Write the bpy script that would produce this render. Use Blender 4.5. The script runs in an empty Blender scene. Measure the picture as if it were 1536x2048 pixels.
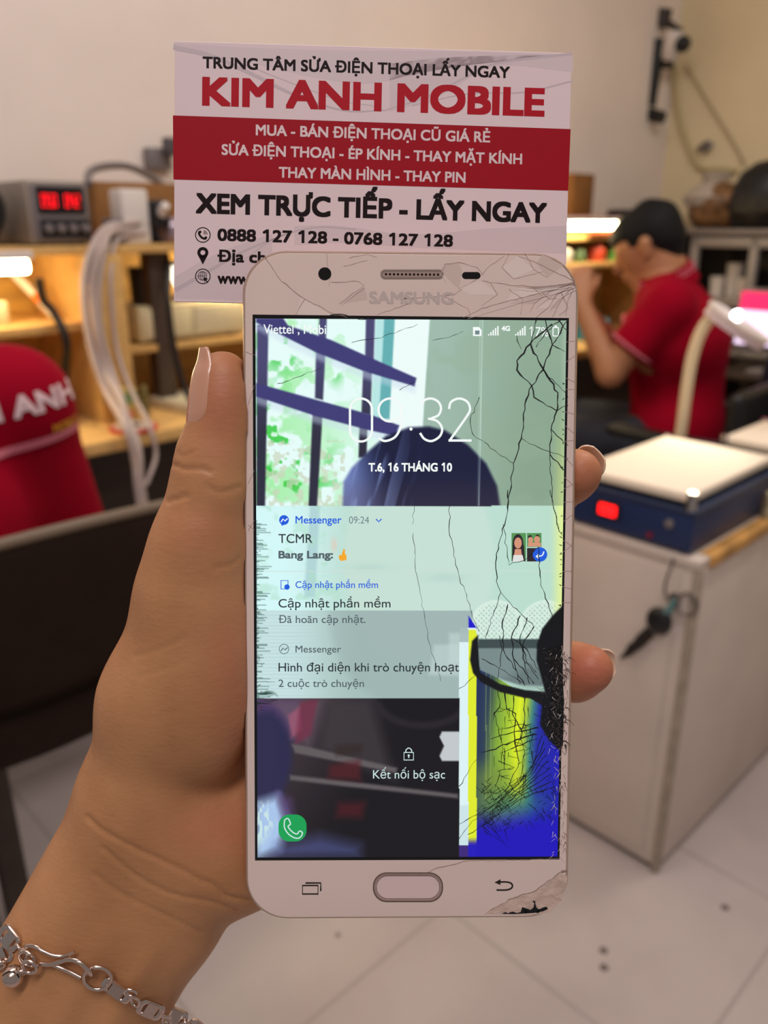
import bpy, bmesh, math, random
import numpy as np
from math import sin, cos, tan, radians, pi, sqrt, atan2
from mathutils import Vector, Matrix, Euler
from mathutils.bvhtree import BVHTree
from mathutils.geometry import delaunay_2d_cdt, interpolate_bezier

random.seed(7)
rng = np.random.default_rng(7)
scene = bpy.context.scene
COL = scene.collection

# ------------------------------------------------------------------ camera
F_PX = 1595.0                      # focal length in pixels of the 1536x2048 frame
CAM_H = 1.20
PITCH = radians(20)
cam_data = bpy.data.cameras.new('camera')
cam_data.sensor_fit = 'VERTICAL'
cam_data.sensor_height = 36.0
cam_data.sensor_width = 27.0
cam_data.lens = F_PX / 2048 * 36.0
cam_data.clip_start = 0.01
cam_data.dof.use_dof = True
cam_data.dof.focus_distance = 0.180
cam_data.dof.aperture_fstop = 14.0
cam_obj = bpy.data.objects.new('camera', cam_data)
COL.objects.link(cam_obj)
cam_obj.location = (0, 0, CAM_H)
cam_obj.rotation_euler = (radians(90) - PITCH, 0, 0)
scene.camera = cam_obj
CAM_M = Matrix.Translation((0, 0, CAM_H)) @ Euler((radians(90) - PITCH, 0, 0)).to_matrix().to_4x4()

# ------------------------------------------------------------------ world, lamps, exposure
AZ = radians(46)                   # direction of the left wall
ROOM = pi / 2 - AZ                 # room axes: s along the left wall, m towards it
M_ROOM = Matrix.Rotation(ROOM, 4, 'Z')
WALL_M, WALL_S, CEIL = 1.85, 3.466, 2.95
view = scene.view_settings
view.view_transform = 'Standard'
view.look = 'None'
view.exposure = 0.0
view.gamma = 1.0
view.use_curve_mapping = False
scene.cycles.use_denoising = True
scene.cycles.max_bounces = 6
world = bpy.data.worlds.new('world')
scene.world = world
world.use_nodes = True
bg = world.node_tree.nodes['Background']
bg.inputs[0].default_value = (1.0, 0.96, 0.97, 1)
bg.inputs[1].default_value = 0.22

def area_lamp(name, s, m, z, sx, sy, power, colour, rot=(0, 0, 0)):
    l = bpy.data.lights.new(name, 'AREA')
    l.shape = 'RECTANGLE'
    l.size, l.size_y = sx, sy
    l.energy = power
    l.color = colour
    o = bpy.data.objects.new(name, l)
    COL.objects.link(o)
    o.matrix_world = M_ROOM @ Matrix.Translation((s, m, z)) @ Euler(rot).to_matrix().to_4x4()
    return o
LAMP_WARM = (1.0, 0.93, 0.93)
area_lamp('unseen_ceiling_light', -0.55, -0.45, CEIL - 0.06, 1.2, 0.25, 23, LAMP_WARM)
area_lamp('unseen_ceiling_light', 1.7, 0.2, CEIL - 0.06, 1.2, 0.25, 21, (1.0, 0.94, 0.88))
area_lamp('unseen_ceiling_light', 0.35, 0.95, CEIL - 0.06, 1.2, 0.25, 13, LAMP_WARM)  # extra lamp added out of view to brighten the left wall

# ------------------------------------------------------------------ colours and materials
def lin(c):
    return tuple((x / 255 / 12.92) if x / 255 <= 0.04045 else ((x / 255 + 0.055) / 1.055) ** 2.4 for x in c)

MATS = {}
def mat(name, rgb, rough=0.55, metal=0.0, vary=0.0, scale=20.0, bump=0.0, emit=0.0, emit_rgb=None, spec=0.5, coat=0.0, alpha=1.0, trans=0.0, stretch=None):
    if name in MATS:
        return MATS[name]
    m = bpy.data.materials.new(name)
    m.use_nodes = True
    nt = m.node_tree
    b = nt.nodes['Principled BSDF']
    c = lin(rgb)
    b.inputs['Base Color'].default_value = (*c, 1)
    b.inputs['Roughness'].default_value = rough
    b.inputs['Metallic'].default_value = metal
    b.inputs['Specular IOR Level'].default_value = spec
    b.inputs['Coat Weight'].default_value = coat
    b.inputs['Alpha'].default_value = alpha
    b.inputs['Transmission Weight'].default_value = trans
    if emit:
        b.inputs['Emission Color'].default_value = (*lin(emit_rgb or rgb), 1)
        b.inputs['Emission Strength'].default_value = emit
    if vary or bump:
        tc = nt.nodes.new('ShaderNodeTexCoord')
        n = nt.nodes.new('ShaderNodeTexNoise')
        n.inputs['Scale'].default_value = scale
        n.inputs['Detail'].default_value = 4
        src = tc.outputs['Object']
        if stretch:
            mp = nt.nodes.new('ShaderNodeMapping')
            mp.inputs['Scale'].default_value = stretch
            nt.links.new(src, mp.inputs['Vector'])
            src = mp.outputs['Vector']
        nt.links.new(src, n.inputs['Vector'])
        if vary:
            r = nt.nodes.new('ShaderNodeValToRGB')
            r.color_ramp.elements[0].position = 0.32
            r.color_ramp.elements[1].position = 0.68
            r.color_ramp.elements[0].color = (*[x * (1 - vary) for x in c], 1)
            r.color_ramp.elements[1].color = (*[min(1, x * (1 + vary * 0.6)) for x in c], 1)
            nt.links.new(n.outputs['Fac'], r.inputs['Fac'])
            nt.links.new(r.outputs['Color'], b.inputs['Base Color'])
        if bump:
            bp = nt.nodes.new('ShaderNodeBump')
            bp.inputs['Strength'].default_value = bump
            bp.inputs['Distance'].default_value = 0.002
            nt.links.new(n.outputs['Fac'], bp.inputs['Height'])
            nt.links.new(bp.outputs['Normal'], b.inputs['Normal'])
    MATS[name] = m
    return m

# ------------------------------------------------------------------ pixel rays into the place
V_FW = np.array([0, cos(PITCH), -sin(PITCH)])
V_UP = np.array([0, sin(PITCH), cos(PITCH)])
U_S = np.array([sin(AZ), cos(AZ), 0])
U_M = np.array([-cos(AZ), sin(AZ), 0])
def ray(px, py):
    d = np.array([(px - 768) / F_PX, 0, 0]) + V_UP * (-(py - 1024) / F_PX) + V_FW
    return np.array([d @ U_S, d @ U_M, d[2]])       # in room axes
EYE = np.array([0, 0, CAM_H])
def on_z(px, py, z):
    d = ray(px, py); return EYE + d * ((z - CAM_H) / d[2])
def on_m(px, py, m):
    d = ray(px, py); return EYE + d * (m / d[1])
def on_s(px, py, s):
    d = ray(px, py); return EYE + d * (s / d[0])

# ------------------------------------------------------------------ objects
def tag(o, label=None, cat=None, group=None, kind=None):
    if label: o['label'] = label
    if cat: o['category'] = cat
    if group: o['group'] = group
    if kind: o['kind'] = kind
    return o

def thing(name, label, cat, origin, group=None):
    """an Empty standing at a point of the room axes (s, m, z)"""
    o = bpy.data.objects.new(name, None)
    o.empty_display_size = 0.05
    COL.objects.link(o)
    o.matrix_world = M_ROOM @ Matrix.Translation(origin)
    o['_s'], o['_m'], o['_z'] = [float(v) for v in origin]
    return tag(o, label, cat, group)

def origin_of(o):
    while '_s' not in o and o.parent is not None: o = o.parent
    if '_s' not in o: return np.zeros(3)
    return np.array([o['_s'], o['_m'], o['_z']])

class MB:
    """collects shapes, in room axes unless said otherwise"""
    def __init__(self):
        self.v, self.f = [], []
    def add(self, verts, faces):
        n = len(self.v)
        self.v += [tuple(map(float, p)) for p in verts]
        self.f += [tuple(i + n for i in f) for f in faces]
        return self
    def box(self, a, b, bevel=0.0, seg=2, turn=0.0):
        a, b = np.minimum(a, b), np.maximum(a, b)
        bm = bmesh.new()
        bmesh.ops.create_cube(bm, size=1)
        d, c = b - a, (a + b) / 2
        for v in bm.verts:
            v.co = Vector((v.co.x * d[0], v.co.y * d[1], v.co.z * d[2]))
        if bevel:
            bmesh.ops.bevel(bm, geom=list(bm.edges), offset=min(bevel, min(d) * 0.49), segments=seg, profile=0.5, affect='EDGES')
        if turn:
            bmesh.ops.rotate(bm, verts=bm.verts, cent=(0, 0, 0), matrix=Matrix.Rotation(turn, 3, 'Z'))
        bm.verts.index_update()
        self.add([tuple(np.array(v.co) + c) for v in bm.verts], [[v.index for v in f.verts] for f in bm.faces])
        bm.free()
        return self
    def rod(self, p, q, r0, r1=None, seg=20, caps=True):
        r1 = r0 if r1 is None else r1
        return self.tube([p, q], [r0, r1], seg, caps)
    def tube(self, pts, r, seg=12, caps=True, flat=1.0, closed=False):
        pts = [np.array(p, float) for p in pts]
        n = len(pts)
        rs = r if isinstance(r, (list, tuple, np.ndarray)) else [r] * n
        rings, prev = [], None
        for i in range(n):
            if closed: t = pts[(i + 1) % n] - pts[i - 1]
            else: t = pts[min(i + 1, n - 1)] - pts[max(i - 1, 0)]
            t = t / (np.linalg.norm(t) + 1e-12)
            if prev is None:
                ref = np.array([0, 0, 1.0]) if abs(t[2]) < 0.9 else np.array([1.0, 0, 0])
                x = np.cross(t, ref)
            else:
                x = prev - t * (prev @ t)
            x /= np.linalg.norm(x) + 1e-12
            prev = x
            y = np.cross(t, x)
            rings.append([pts[i] + rs[i] * (cos(2 * pi * k / seg) * x + flat * sin(2 * pi * k / seg) * y) for k in range(seg)])
        V = [p for ring in rings for p in ring]
        Fs = []
        for i in range(n if closed else n - 1):
            j = (i + 1) % n
            for k in range(seg):
                l = (k + 1) % seg
                Fs.append((i * seg + k, i * seg + l, j * seg + l, j * seg + k))
        if caps and not closed:
            Fs.append(tuple(range(seg))[::-1])
            Fs.append(tuple((n - 1) * seg + k for k in range(seg)))
        return self.add(V, Fs)
    def lathe(self, c, prof, seg=32, axis=(0, 0, 1)):
        """profile of (radius, height) along an axis from point c"""
        ax = np.array(axis, float); ax /= np.linalg.norm(ax)
        ref = np.array([1.0, 0, 0]) if abs(ax[0]) < 0.9 else np.array([0, 1.0, 0])
        x = np.cross(ax, ref); x /= np.linalg.norm(x); y = np.cross(ax, x)
        c = np.array(c, float)
        V = [c + ax * h + r * (cos(2 * pi * k / seg) * x + sin(2 * pi * k / seg) * y) for r, h in prof for k in range(seg)]
        Fs = []
        for i in range(len(prof) - 1):
            for k in range(seg):
                l = (k + 1) % seg
                Fs.append((i * seg + k, i * seg + l, (i + 1) * seg + l, (i + 1) * seg + k))
        if prof[0][0] > 1e-6: Fs.append(tuple(range(seg))[::-1])
        if prof[-1][0] > 1e-6: Fs.append(tuple((len(prof) - 1) * seg + k for k in range(seg)))
        return self.add(V, Fs)
    def ball(self, c, r, seg=20):
        r = np.array([r, r, r], float) if np.isscalar(r) else np.array(r, float)
        c = np.array(c, float)
        V, Fs = [], []
        nr = seg // 2
        for i in range(nr + 1):
            a = pi * i / nr
            for k in range(seg):
                b = 2 * pi * k / seg
                V.append(c + r * np.array([sin(a) * cos(b), sin(a) * sin(b), cos(a)]))
        for i in range(nr):
            for k in range(seg):
                l = (k + 1) % seg
                Fs.append((i * seg + k, (i + 1) * seg + k, (i + 1) * seg + l, i * seg + l))
        return self.add(V, Fs)
    def prism(self, loop, d):
        """closed loop of points pushed along d"""
        n = len(loop); loop = [np.array(p, float) for p in loop]; d = np.array(d, float)
        V = loop + [p + d for p in loop]
        Fs = [tuple(range(n))[::-1], tuple(range(n, 2 * n))] + [(i, (i + 1) % n, n + (i + 1) % n, n + i) for i in range(n)]
        return self.add(V, Fs)
    def build(self, name, material, parent=None, origin=None, smooth=True, local=False):
        if parent is not None and not local: org = origin_of(parent)
        elif origin is not None: org = np.array(origin, float)
        else: org = np.zeros(3)
        return make_mesh(name, np.array(self.v) - (0 if local else org), self.f, material, parent, org if parent is None and not local else None, smooth)

def make_mesh(name, verts, faces, material, parent=None, origin=None, smooth=True, sharp=40):
    me = bpy.data.meshes.new(name)
    me.from_pydata([tuple(p) for p in verts], [], faces)
    bm = bmesh.new(); bm.from_mesh(me)
    if len(bm.faces) < 60000:
        bmesh.ops.recalc_face_normals(bm, faces=bm.faces)
    bm.to_mesh(me); bm.free()
    if material is not None:
        me.materials.append(material)
    if smooth:
        me.shade_smooth()
        try: me.set_sharp_from_angle(angle=radians(sharp))
        except Exception: pass
    o = bpy.data.objects.new(name, me)
    COL.objects.link(o)
    if parent is not None:
        o.parent = parent
    elif origin is not None:
        o.matrix_world = M_ROOM @ Matrix.Translation(origin)
        o['_s'], o['_m'], o['_z'] = [float(v) for v in origin]
    return o

def single(name, mb, material, label, cat, origin, group=None):
    return tag(mb.build(name, material, None, origin), label, cat, group)

def curve_pts(pts, n=10):
    """smooth curve through points"""
    P = [np.array(p, float) for p in pts]
    P = [2 * P[0] - P[1]] + P + [2 * P[-1] - P[-2]]
    out = []
    for i in range(1, len(P) - 2):
        for k in range(n):
            t = k / n
            a, b, c, d = P[i - 1], P[i], P[i + 1], P[i + 2]
            out.append(0.5 * ((2 * b) + (-a + c) * t + (2 * a - 5 * b + 4 * c - d) * t * t + (-a + 3 * b - 3 * c + d) * t ** 3))
    out.append(P[-2])
    return out

# ------------------------------------------------------------------ rounded bodies from blended limbs
def blend_field(prims, lo, hi, h, cuts=()):
    lo = np.array(lo, float)
    n = np.ceil((np.array(hi) - lo) / h).astype(int) + 1
    D = np.full(n, 1e3, np.float32)
    axes = [lo[i] + h * np.arange(n[i]) for i in range(3)]
    def sub(bl, bh):
        i0 = np.clip(np.floor((bl - lo) / h).astype(int), 0, n)
        i1 = np.clip(np.ceil((bh - lo) / h).astype(int) + 1, 0, n)
        sl = tuple(slice(a, b) for a, b in zip(i0, i1))
        P = [ax[s] for ax, s in zip(axes, sl)]
        return sl, P[0][:, None, None], P[1][None, :, None], P[2][None, None, :]
    for p in prims:
        if p[0] == 'c':
            _, a, b, ra, rb, k = p
            a, b = np.array(a, float), np.array(b, float)
            R_ = max(ra, rb) + k + 5 * h
            sl, X, Y, Z = sub(np.minimum(a, b) - R_, np.maximum(a, b) + R_)
            ab = b - a; L = ab @ ab + 1e-12
            t = np.clip(((X - a[0]) * ab[0] + (Y - a[1]) * ab[1] + (Z - a[2]) * ab[2]) / L, 0, 1)
            d = np.sqrt((X - a[0] - t * ab[0]) ** 2 + (Y - a[1] - t * ab[1]) ** 2 + (Z - a[2] - t * ab[2]) ** 2) - (ra + (rb - ra) * t)
        else:
            _, c, r, k = p
            c, r = np.array(c, float), np.array(r, float)
            sl, X, Y, Z = sub(c - r - k - 5 * h, c + r + k + 5 * h)
            k0 = np.sqrt(((X - c[0]) / r[0]) ** 2 + ((Y - c[1]) / r[1]) ** 2 + ((Z - c[2]) / r[2]) ** 2)
            k1 = np.sqrt(((X - c[0]) / r[0] ** 2) ** 2 + ((Y - c[1]) / r[1] ** 2) ** 2 + ((Z - c[2]) / r[2] ** 2) ** 2) + 1e-9
            d = k0 * (k0 - 1) / k1
        A = D[sl]
        hh = np.clip(0.5 + 0.5 * (A - d) / k, 0, 1)
        D[sl] = np.where(A > 900, d, A * (1 - hh) + d * hh - k * hh * (1 - hh))
    G = np.meshgrid(*axes, indexing='ij', sparse=True)
    for cut in cuts:
        D = np.maximum(D, -cut(*G)).astype(np.float32)
    return D, lo

def surface(D, lo, h):
    ins = D < 0
    nx, ny, nz = D.shape
    off = [(i, j, k) for i in (0, 1) for j in (0, 1) for k in (0, 1)]
    cnt = sum(ins[i:nx - 1 + i, j:ny - 1 + j, k:nz - 1 + k].astype(np.int8) for i, j, k in off)
    act = (cnt > 0) & (cnt < 8)
    I = np.argwhere(act)
    idx = np.full(act.shape, -1, np.int64)
    idx[tuple(I.T)] = np.arange(len(I))
    vals = np.stack([D[I[:, 0] + i, I[:, 1] + j, I[:, 2] + k] for i, j, k in off], 1)
    acc = np.zeros((len(I), 3)); num = np.zeros(len(I))
    offa = np.array(off, float)
    for a in range(8):
        for b in range(a + 1, 8):
            if np.abs(offa[a] - offa[b]).sum() != 1: continue
            m = (vals[:, a] < 0) != (vals[:, b] < 0)
            t = np.where(m, vals[:, a] / np.where(m, vals[:, a] - vals[:, b], 1), 0)
            acc += m[:, None] * (offa[a] + t[:, None] * (offa[b] - offa[a])); num += m
    V = lo + h * (I + acc / num[:, None])
    Q = []
    for ax in range(3):
        a1, a2 = (ax + 1) % 3, (ax + 2) % 3
        s0 = [slice(None)] * 3; s1 = [slice(None)] * 3
        s0[ax] = slice(0, -1); s1[ax] = slice(1, None)
        A, B = ins[tuple(s0)], ins[tuple(s1)]
        E = np.argwhere(A != B)
        E = E[(E[:, a1] > 0) & (E[:, a2] > 0) & (E[:, a1] < D.shape[a1] - 1) & (E[:, a2] < D.shape[a2] - 1)]
        e1 = np.zeros(3, int); e1[a1] = 1
        e2 = np.zeros(3, int); e2[a2] = 1
        q = np.stack([idx[tuple((E - e1 - e2).T)], idx[tuple((E - e2).T)], idx[tuple(E.T)], idx[tuple((E - e1).T)]], 1)
        flip = ~A[tuple(E.T)]
        q[flip] = q[flip][:, ::-1]
        Q.append(q)
    return V, np.concatenate(Q)

def relax(V, Q, it=2, f=0.5):
    for _ in range(it):
        acc = np.zeros_like(V); n = np.zeros(len(V))
        for a, b in ((0, 1), (1, 2), (2, 3), (3, 0)):
            np.add.at(acc, Q[:, a], V[Q[:, b]]); np.add.at(n, Q[:, a], 1)
            np.add.at(acc, Q[:, b], V[Q[:, a]]); np.add.at(n, Q[:, b], 1)
        V = V + f * (acc / np.maximum(n, 1)[:, None] - V)
    return V

def fast_mesh(name, V, Q, material, parent=None, origin=None):
    me = bpy.data.meshes.new(name)
    me.from_pydata(V.tolist(), [], Q.tolist())
    me.update()
    me.shade_smooth()
    if material is not None: me.materials.append(material)
    o = bpy.data.objects.new(name, me)
    COL.objects.link(o)
    if parent is not None: o.parent = parent
    return o

# ------------------------------------------------------------------ lettering
FONT_CACHE = {}
def letters(body, bold=0.0):
    """flat triangles of a line of text, x from 0, baseline 0; outlines thickened by bold, nonzero winding fill"""
    key = (body, round(bold, 4))
    if key in FONT_CACHE: return FONT_CACHE[key]
    c = bpy.data.curves.new('lettering', 'FONT')
    c.body = body.replace('1', chr(0x1D7E3)); c.size = 1; c.resolution_u = 5
    o = bpy.data.objects.new('lettering', c)
    COL.objects.link(o)
    dg = bpy.context.evaluated_depsgraph_get()
    cu = o.evaluated_get(dg).to_curve(dg)
    loops = []
    for sp in cu.splines:
        bp = sp.bezier_points
        if len(bp) < 2: continue
        L = []
        for i in range(len(bp)):
            a, b = bp[i], bp[(i + 1) % len(bp)]
            straight = a.handle_right_type == 'VECTOR' and b.handle_left_type == 'VECTOR'
            seg = interpolate_bezier(a.co, a.handle_right, b.handle_left, b.co, 2 if straight else 6)[:-1]
            L += [(p.x, p.y) for p in seg]
        clean = [L[0]]
        for p in L[1:]:
            if abs(p[0] - clean[-1][0]) + abs(p[1] - clean[-1][1]) > 1e-5: clean.append(p)
        if len(clean) > 2: loops.append(np.array(clean))
    bpy.data.objects.remove(o); bpy.data.curves.remove(c)
    order = sorted(range(len(loops)), key=lambda i: loops[i][:, 0].min())
    groups = []
    for i in order:          # loops that overlap in x are filled together
        a, b = loops[i][:, 0].min(), loops[i][:, 0].max()
        if groups and a < groups[-1][1]: groups[-1][0].append(loops[i]); groups[-1][1] = max(groups[-1][1], b)
        else: groups.append([[loops[i]], b])
    shifts = [(0, 0)] if bold == 0 else [(-1, -1), (1, -1), (1, 1), (-1, 1), (0, -1), (0, 1), (-1, 0), (1, 0)]
    V, T = [], []
    for g, _ in groups:
        pts, edges = [], []
        A, B = [], []
        for L in g:
            for q, (sx, sy) in enumerate(shifts):
                S = L + np.array((sx, sy)) * bold + 1.7e-5 * q
                n = len(pts)
                pts += [Vector(p) for p in S]
                edges += [(n + i, n + (i + 1) % len(S)) for i in range(len(S))]
                A.append(S); B.append(np.roll(S, -1, 0))
        A, B = np.concatenate(A), np.concatenate(B)
        r = delaunay_2d_cdt(pts, edges, [], 0, 1e-6)
        co = np.array([(p.x, p.y) for p in r[0]])
        tri = np.array([f for f in r[2] if len(f) == 3])
        if not len(tri): continue
        cen = co[tri].mean(1)
        py = cen[:, 1][None]
        cr = (B[:, :1] - A[:, :1]) * (py - A[:, 1:]) - (cen[:, 0][None] - A[:, :1]) * (B[:, 1:] - A[:, 1:])
        w = ((A[:, 1:] <= py) & (B[:, 1:] > py) & (cr > 0)).sum(0) - ((A[:, 1:] > py) & (B[:, 1:] <= py) & (cr < 0)).sum(0)
        tri = tri[w != 0]
        n = len(V)
        V += co.tolist(); T += (tri + n).tolist()
    V = np.array(V); T = np.array(T)
    used = np.unique(T); re = np.full(len(V), -1); re[used] = np.arange(len(used))
    V, T = V[used], re[T]
    V[:, 0] -= V[:, 0].min()
    FONT_CACHE[key] = (V, T)
    return V, T
CAP = letters('H')[0][:, 1].max()

def lettering(body, L, R, cap, bold=0.0, slant=0.0):
    """text fitted between two baseline points of a plane; returns 2D points and triangles"""
    bf = bold * CAP * 0.9
    V, T = letters(body, bf)
    L, R = np.array(L, float), np.array(R, float)
    d = R - L; w = np.linalg.norm(d); d /= w; up = np.array([-d[1], d[0]])
    x = V[:, 0] / V[:, 0].max() * w
    y = (V[:, 1] + bf) / (CAP + 2 * bf) * cap
    x = x + slant * y
    return L + np.outer(x, d) + np.outer(y, up), T, np.zeros(len(V))
# ------------------------------------------------------------------ the room
def wall_mat(name, rgb, scale=3.0, vary=0.05):
    return mat(name, rgb, 0.8, vary=vary, scale=scale, bump=0.05)
m_wall = wall_mat('cream_plaster', (244, 230, 220))
m_wall_r = wall_mat('yellow_cream_plaster', (236, 218, 178))
m_floor = bpy.data.materials.new('white_floor_tiles')
m_floor.use_nodes = True
nt = m_floor.node_tree
b = nt.nodes['Principled BSDF']
tc = nt.nodes.new('ShaderNodeTexCoord')
sx = nt.nodes.new('ShaderNodeSeparateXYZ')
nt.links.new(tc.outputs['Object'], sx.inputs[0])
def node(op, a, b_=None, c_=None):
    n = nt.nodes.new('ShaderNodeMath'); n.operation = op
    for i, v in enumerate((a, b_, c_)):
        if v is None: continue
        if isinstance(v, (int, float)): n.inputs[i].default_value = v
        else: nt.links.new(v, n.inputs[i])
    return n.outputs[0]
TILE = 0.456
def grout(axis, off):
    u = node('FRACT', node('DIVIDE', node('SUBTRACT', axis, off), TILE))
    e = node('MINIMUM', u, node('SUBTRACT', 1.0, u))
    mr = nt.nodes.new('ShaderNodeMapRange'); mr.inputs['From Min'].default_value = 0.005; mr.inputs['From Max'].default_value = 0.010
    nt.links.new(e, mr.inputs['Value']); return mr.outputs['Result']
# object axes of the floor are the room axes
g = node('MULTIPLY', grout(sx.outputs['X'], 0.877), grout(sx.outputs['Y'], 0.744))
nz = nt.nodes.new('ShaderNodeTexNoise'); nz.inputs['Scale'].default_value = 5; nz.inputs['Detail'].default_value = 6
nt.links.new(tc.outputs['Object'], nz.inputs['Vector'])
rp = nt.nodes.new('ShaderNodeValToRGB')
rp.color_ramp.elements[0].position = 0.3; rp.color_ramp.elements[0].color = (*lin((178, 165, 163)), 1)
rp.color_ramp.elements[1].position = 0.6; rp.color_ramp.elements[1].color = (*lin((188, 175, 172)), 1)
nt.links.new(nz.outputs['Fac'], rp.inputs['Fac'])
mx = nt.nodes.new('ShaderNodeMix'); mx.data_type = 'RGBA'
mx.inputs['A'].default_value = (*lin((164, 152, 149)), 1)
nt.links.new(g, mx.inputs['Factor']); nt.links.new(rp.outputs['Color'], mx.inputs['B'])
nt.links.new(mx.outputs['Result'], b.inputs['Base Color'])
b.inputs['Roughness'].default_value = 0.35
m_ceil = wall_mat('white_ceiling', (235, 228, 216))

def structure(name, mb, m, origin):
    return tag(mb.build(name, m, None, origin), kind='structure')
structure('floor', MB().box((-3.0, -2.6, -0.1), (WALL_S + 0.12, WALL_M + 0.12, 0)), m_floor, (0, 0, 0))
structure('ceiling', MB().box((-3.0, -2.6, CEIL), (WALL_S + 0.12, WALL_M + 0.12, CEIL + 0.1)), m_ceil, (0, 0, CEIL))
structure('wall_left', MB().box((-3.0, WALL_M, 0), (WALL_S + 0.12, WALL_M + 0.12, CEIL)), m_wall, (0, WALL_M, 0))
structure('wall_right', MB().box((WALL_S, -2.6, 0), (WALL_S + 0.12, WALL_M, CEIL)), m_wall_r, (WALL_S, 0, 0))
m_speck = mat('floor_dirt', (112, 98, 90), 0.9)
specks = MB()
for px, py, r in ((1207, 1901, .008), (1208, 1935, .008), (676, 1870, .005), (1450, 1815, .008)):
    p = on_z(px, py, 0)
    specks.lathe((p[0], p[1], 0.0), [(r, 0.0002), (r * 0.6, 0.0012), (0, 0.0016)], 12)
tag(specks.build('floor_dirt', m_speck, None, (1, .4, 0)), 'small dark specks of dirt on the white tiled floor', 'dirt', kind='stuff')

# ------------------------------------------------------------------ materials of the furniture
m_ply = mat('plywood', (204, 160, 82), 0.55, vary=0.22, scale=9, stretch=(1, 1, 6))
m_ply2 = mat('plywood_edge', (216, 172, 104), 0.55, vary=0.15, scale=40)
m_dkwood = mat('dark_panel', (52, 38, 28), 0.5, vary=0.2, scale=8, stretch=(1, 1, 5))
m_blackp = mat('black_plastic', (20, 19, 21), 0.45)
m_greyp = mat('grey_plastic', (120, 112, 112), 0.5)
m_beige = mat('beige_plastic', (206, 190, 150), 0.5)
m_white = mat('white_plastic', (226, 216, 208), 0.4)
m_whitec = mat('white_cable', (190, 172, 164), 0.5)
m_chrome = mat('chrome', (200, 196, 190), 0.2, 1.0)

# ------------------------------------------------------------------ workbench with hutch along the left wall
FRONT, HUT = WALL_M - 0.43, WALL_M - 0.27
bench = thing('workbench', 'long plywood workbench with open hutch of shelves along the left wall', 'workbench', (1.6, 1.63, 0))
S0, S1 = 0.02, 3.04
MB().box((S0, FRONT, 0.785), (S1, WALL_M - 0.005, 0.81), 0.002).build('desk_top', m_ply2, bench)
MB().box((S0, WALL_M - 0.02, 0.81), (S1, WALL_M - 0.006, 1.14), 0).build('back_panel', m_ply, bench)
MB().box((S0, HUT - 0.01, 1.14), (S1, WALL_M - 0.006, 1.157), 0.002).build('top_shelf', m_ply2, bench)
MB().box((S0, HUT, 0.995), (0.70, WALL_M - 0.02, 1.013), 0.002).build('shelf_board', m_ply2, bench)
MB().box((0.78, HUT + 0.02, 0.935), (1.52, WALL_M - 0.02, 0.950), 0.002).build('shelf_board', m_ply2, bench)
MB().box((1.54, HUT, 0.985), (2.30, WALL_M - 0.02, 1.0), 0.002).build('shelf_board', m_ply2, bench)
MB().box((2.32, HUT - 0.03, 1.052), (S1, WALL_M - 0.02, 1.068), 0.002).build('shelf_board', m_ply2, bench)
for a in (S0, 0.70, 1.52, 2.30, S1 - 0.02):
    MB().box((a, HUT - (0.0 if a != 0.70 else 0.03), 0.81), (a + (0.02 if a != 0.70 else 0.075), WALL_M - 0.02, 1.14), 0.002).build('divider', m_ply2, bench)
MB().box((S0, FRONT + 0.10, 0.40), (S1, FRONT + 0.115, 0.785)).build('front_panel', m_dkwood, bench)
for a in (S0, S1 - 0.04):
    MB().box((a, FRONT + 0.035, 0.0), (a + 0.04, WALL_M - 0.02, 0.785)).build('side_panel', m_dkwood, bench)

# bench tube lamps, lit
m_tube = mat('lit_tube', (255, 250, 214), 0.4, emit=32.0, emit_rgb=(255, 238, 184))
def tube_lamp(label, s0, s1, m, z, group='bench tube lamps'):
    t = thing('tube_lamp', label, 'lamp', ((s0 + s1) / 2, m, z), group)
    MB().box((s0, m - 0.016, z + 0.012), (s1, m + 0.016, z + 0.028), 0.003).build('housing', m_white, t)
    MB().tube([(s0 + 0.01, m, z), (s1 - 0.01, m, z)], 0.012, 16).build('tube', m_tube, t)
tube_lamp('lit white tube lamp under the hutch shelf at left picture edge', 0.08, 0.61, HUT + 0.0, 1.122)
tube_lamp('lit tube lamp under the hutch top behind the seated man with dark hair', 1.95, 2.70, HUT - 0.035, 1.188)
tube_lamp('lit tube lamp in the hutch bay behind the business card', 1.0, 1.45, HUT + 0.03, 1.112)

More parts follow.
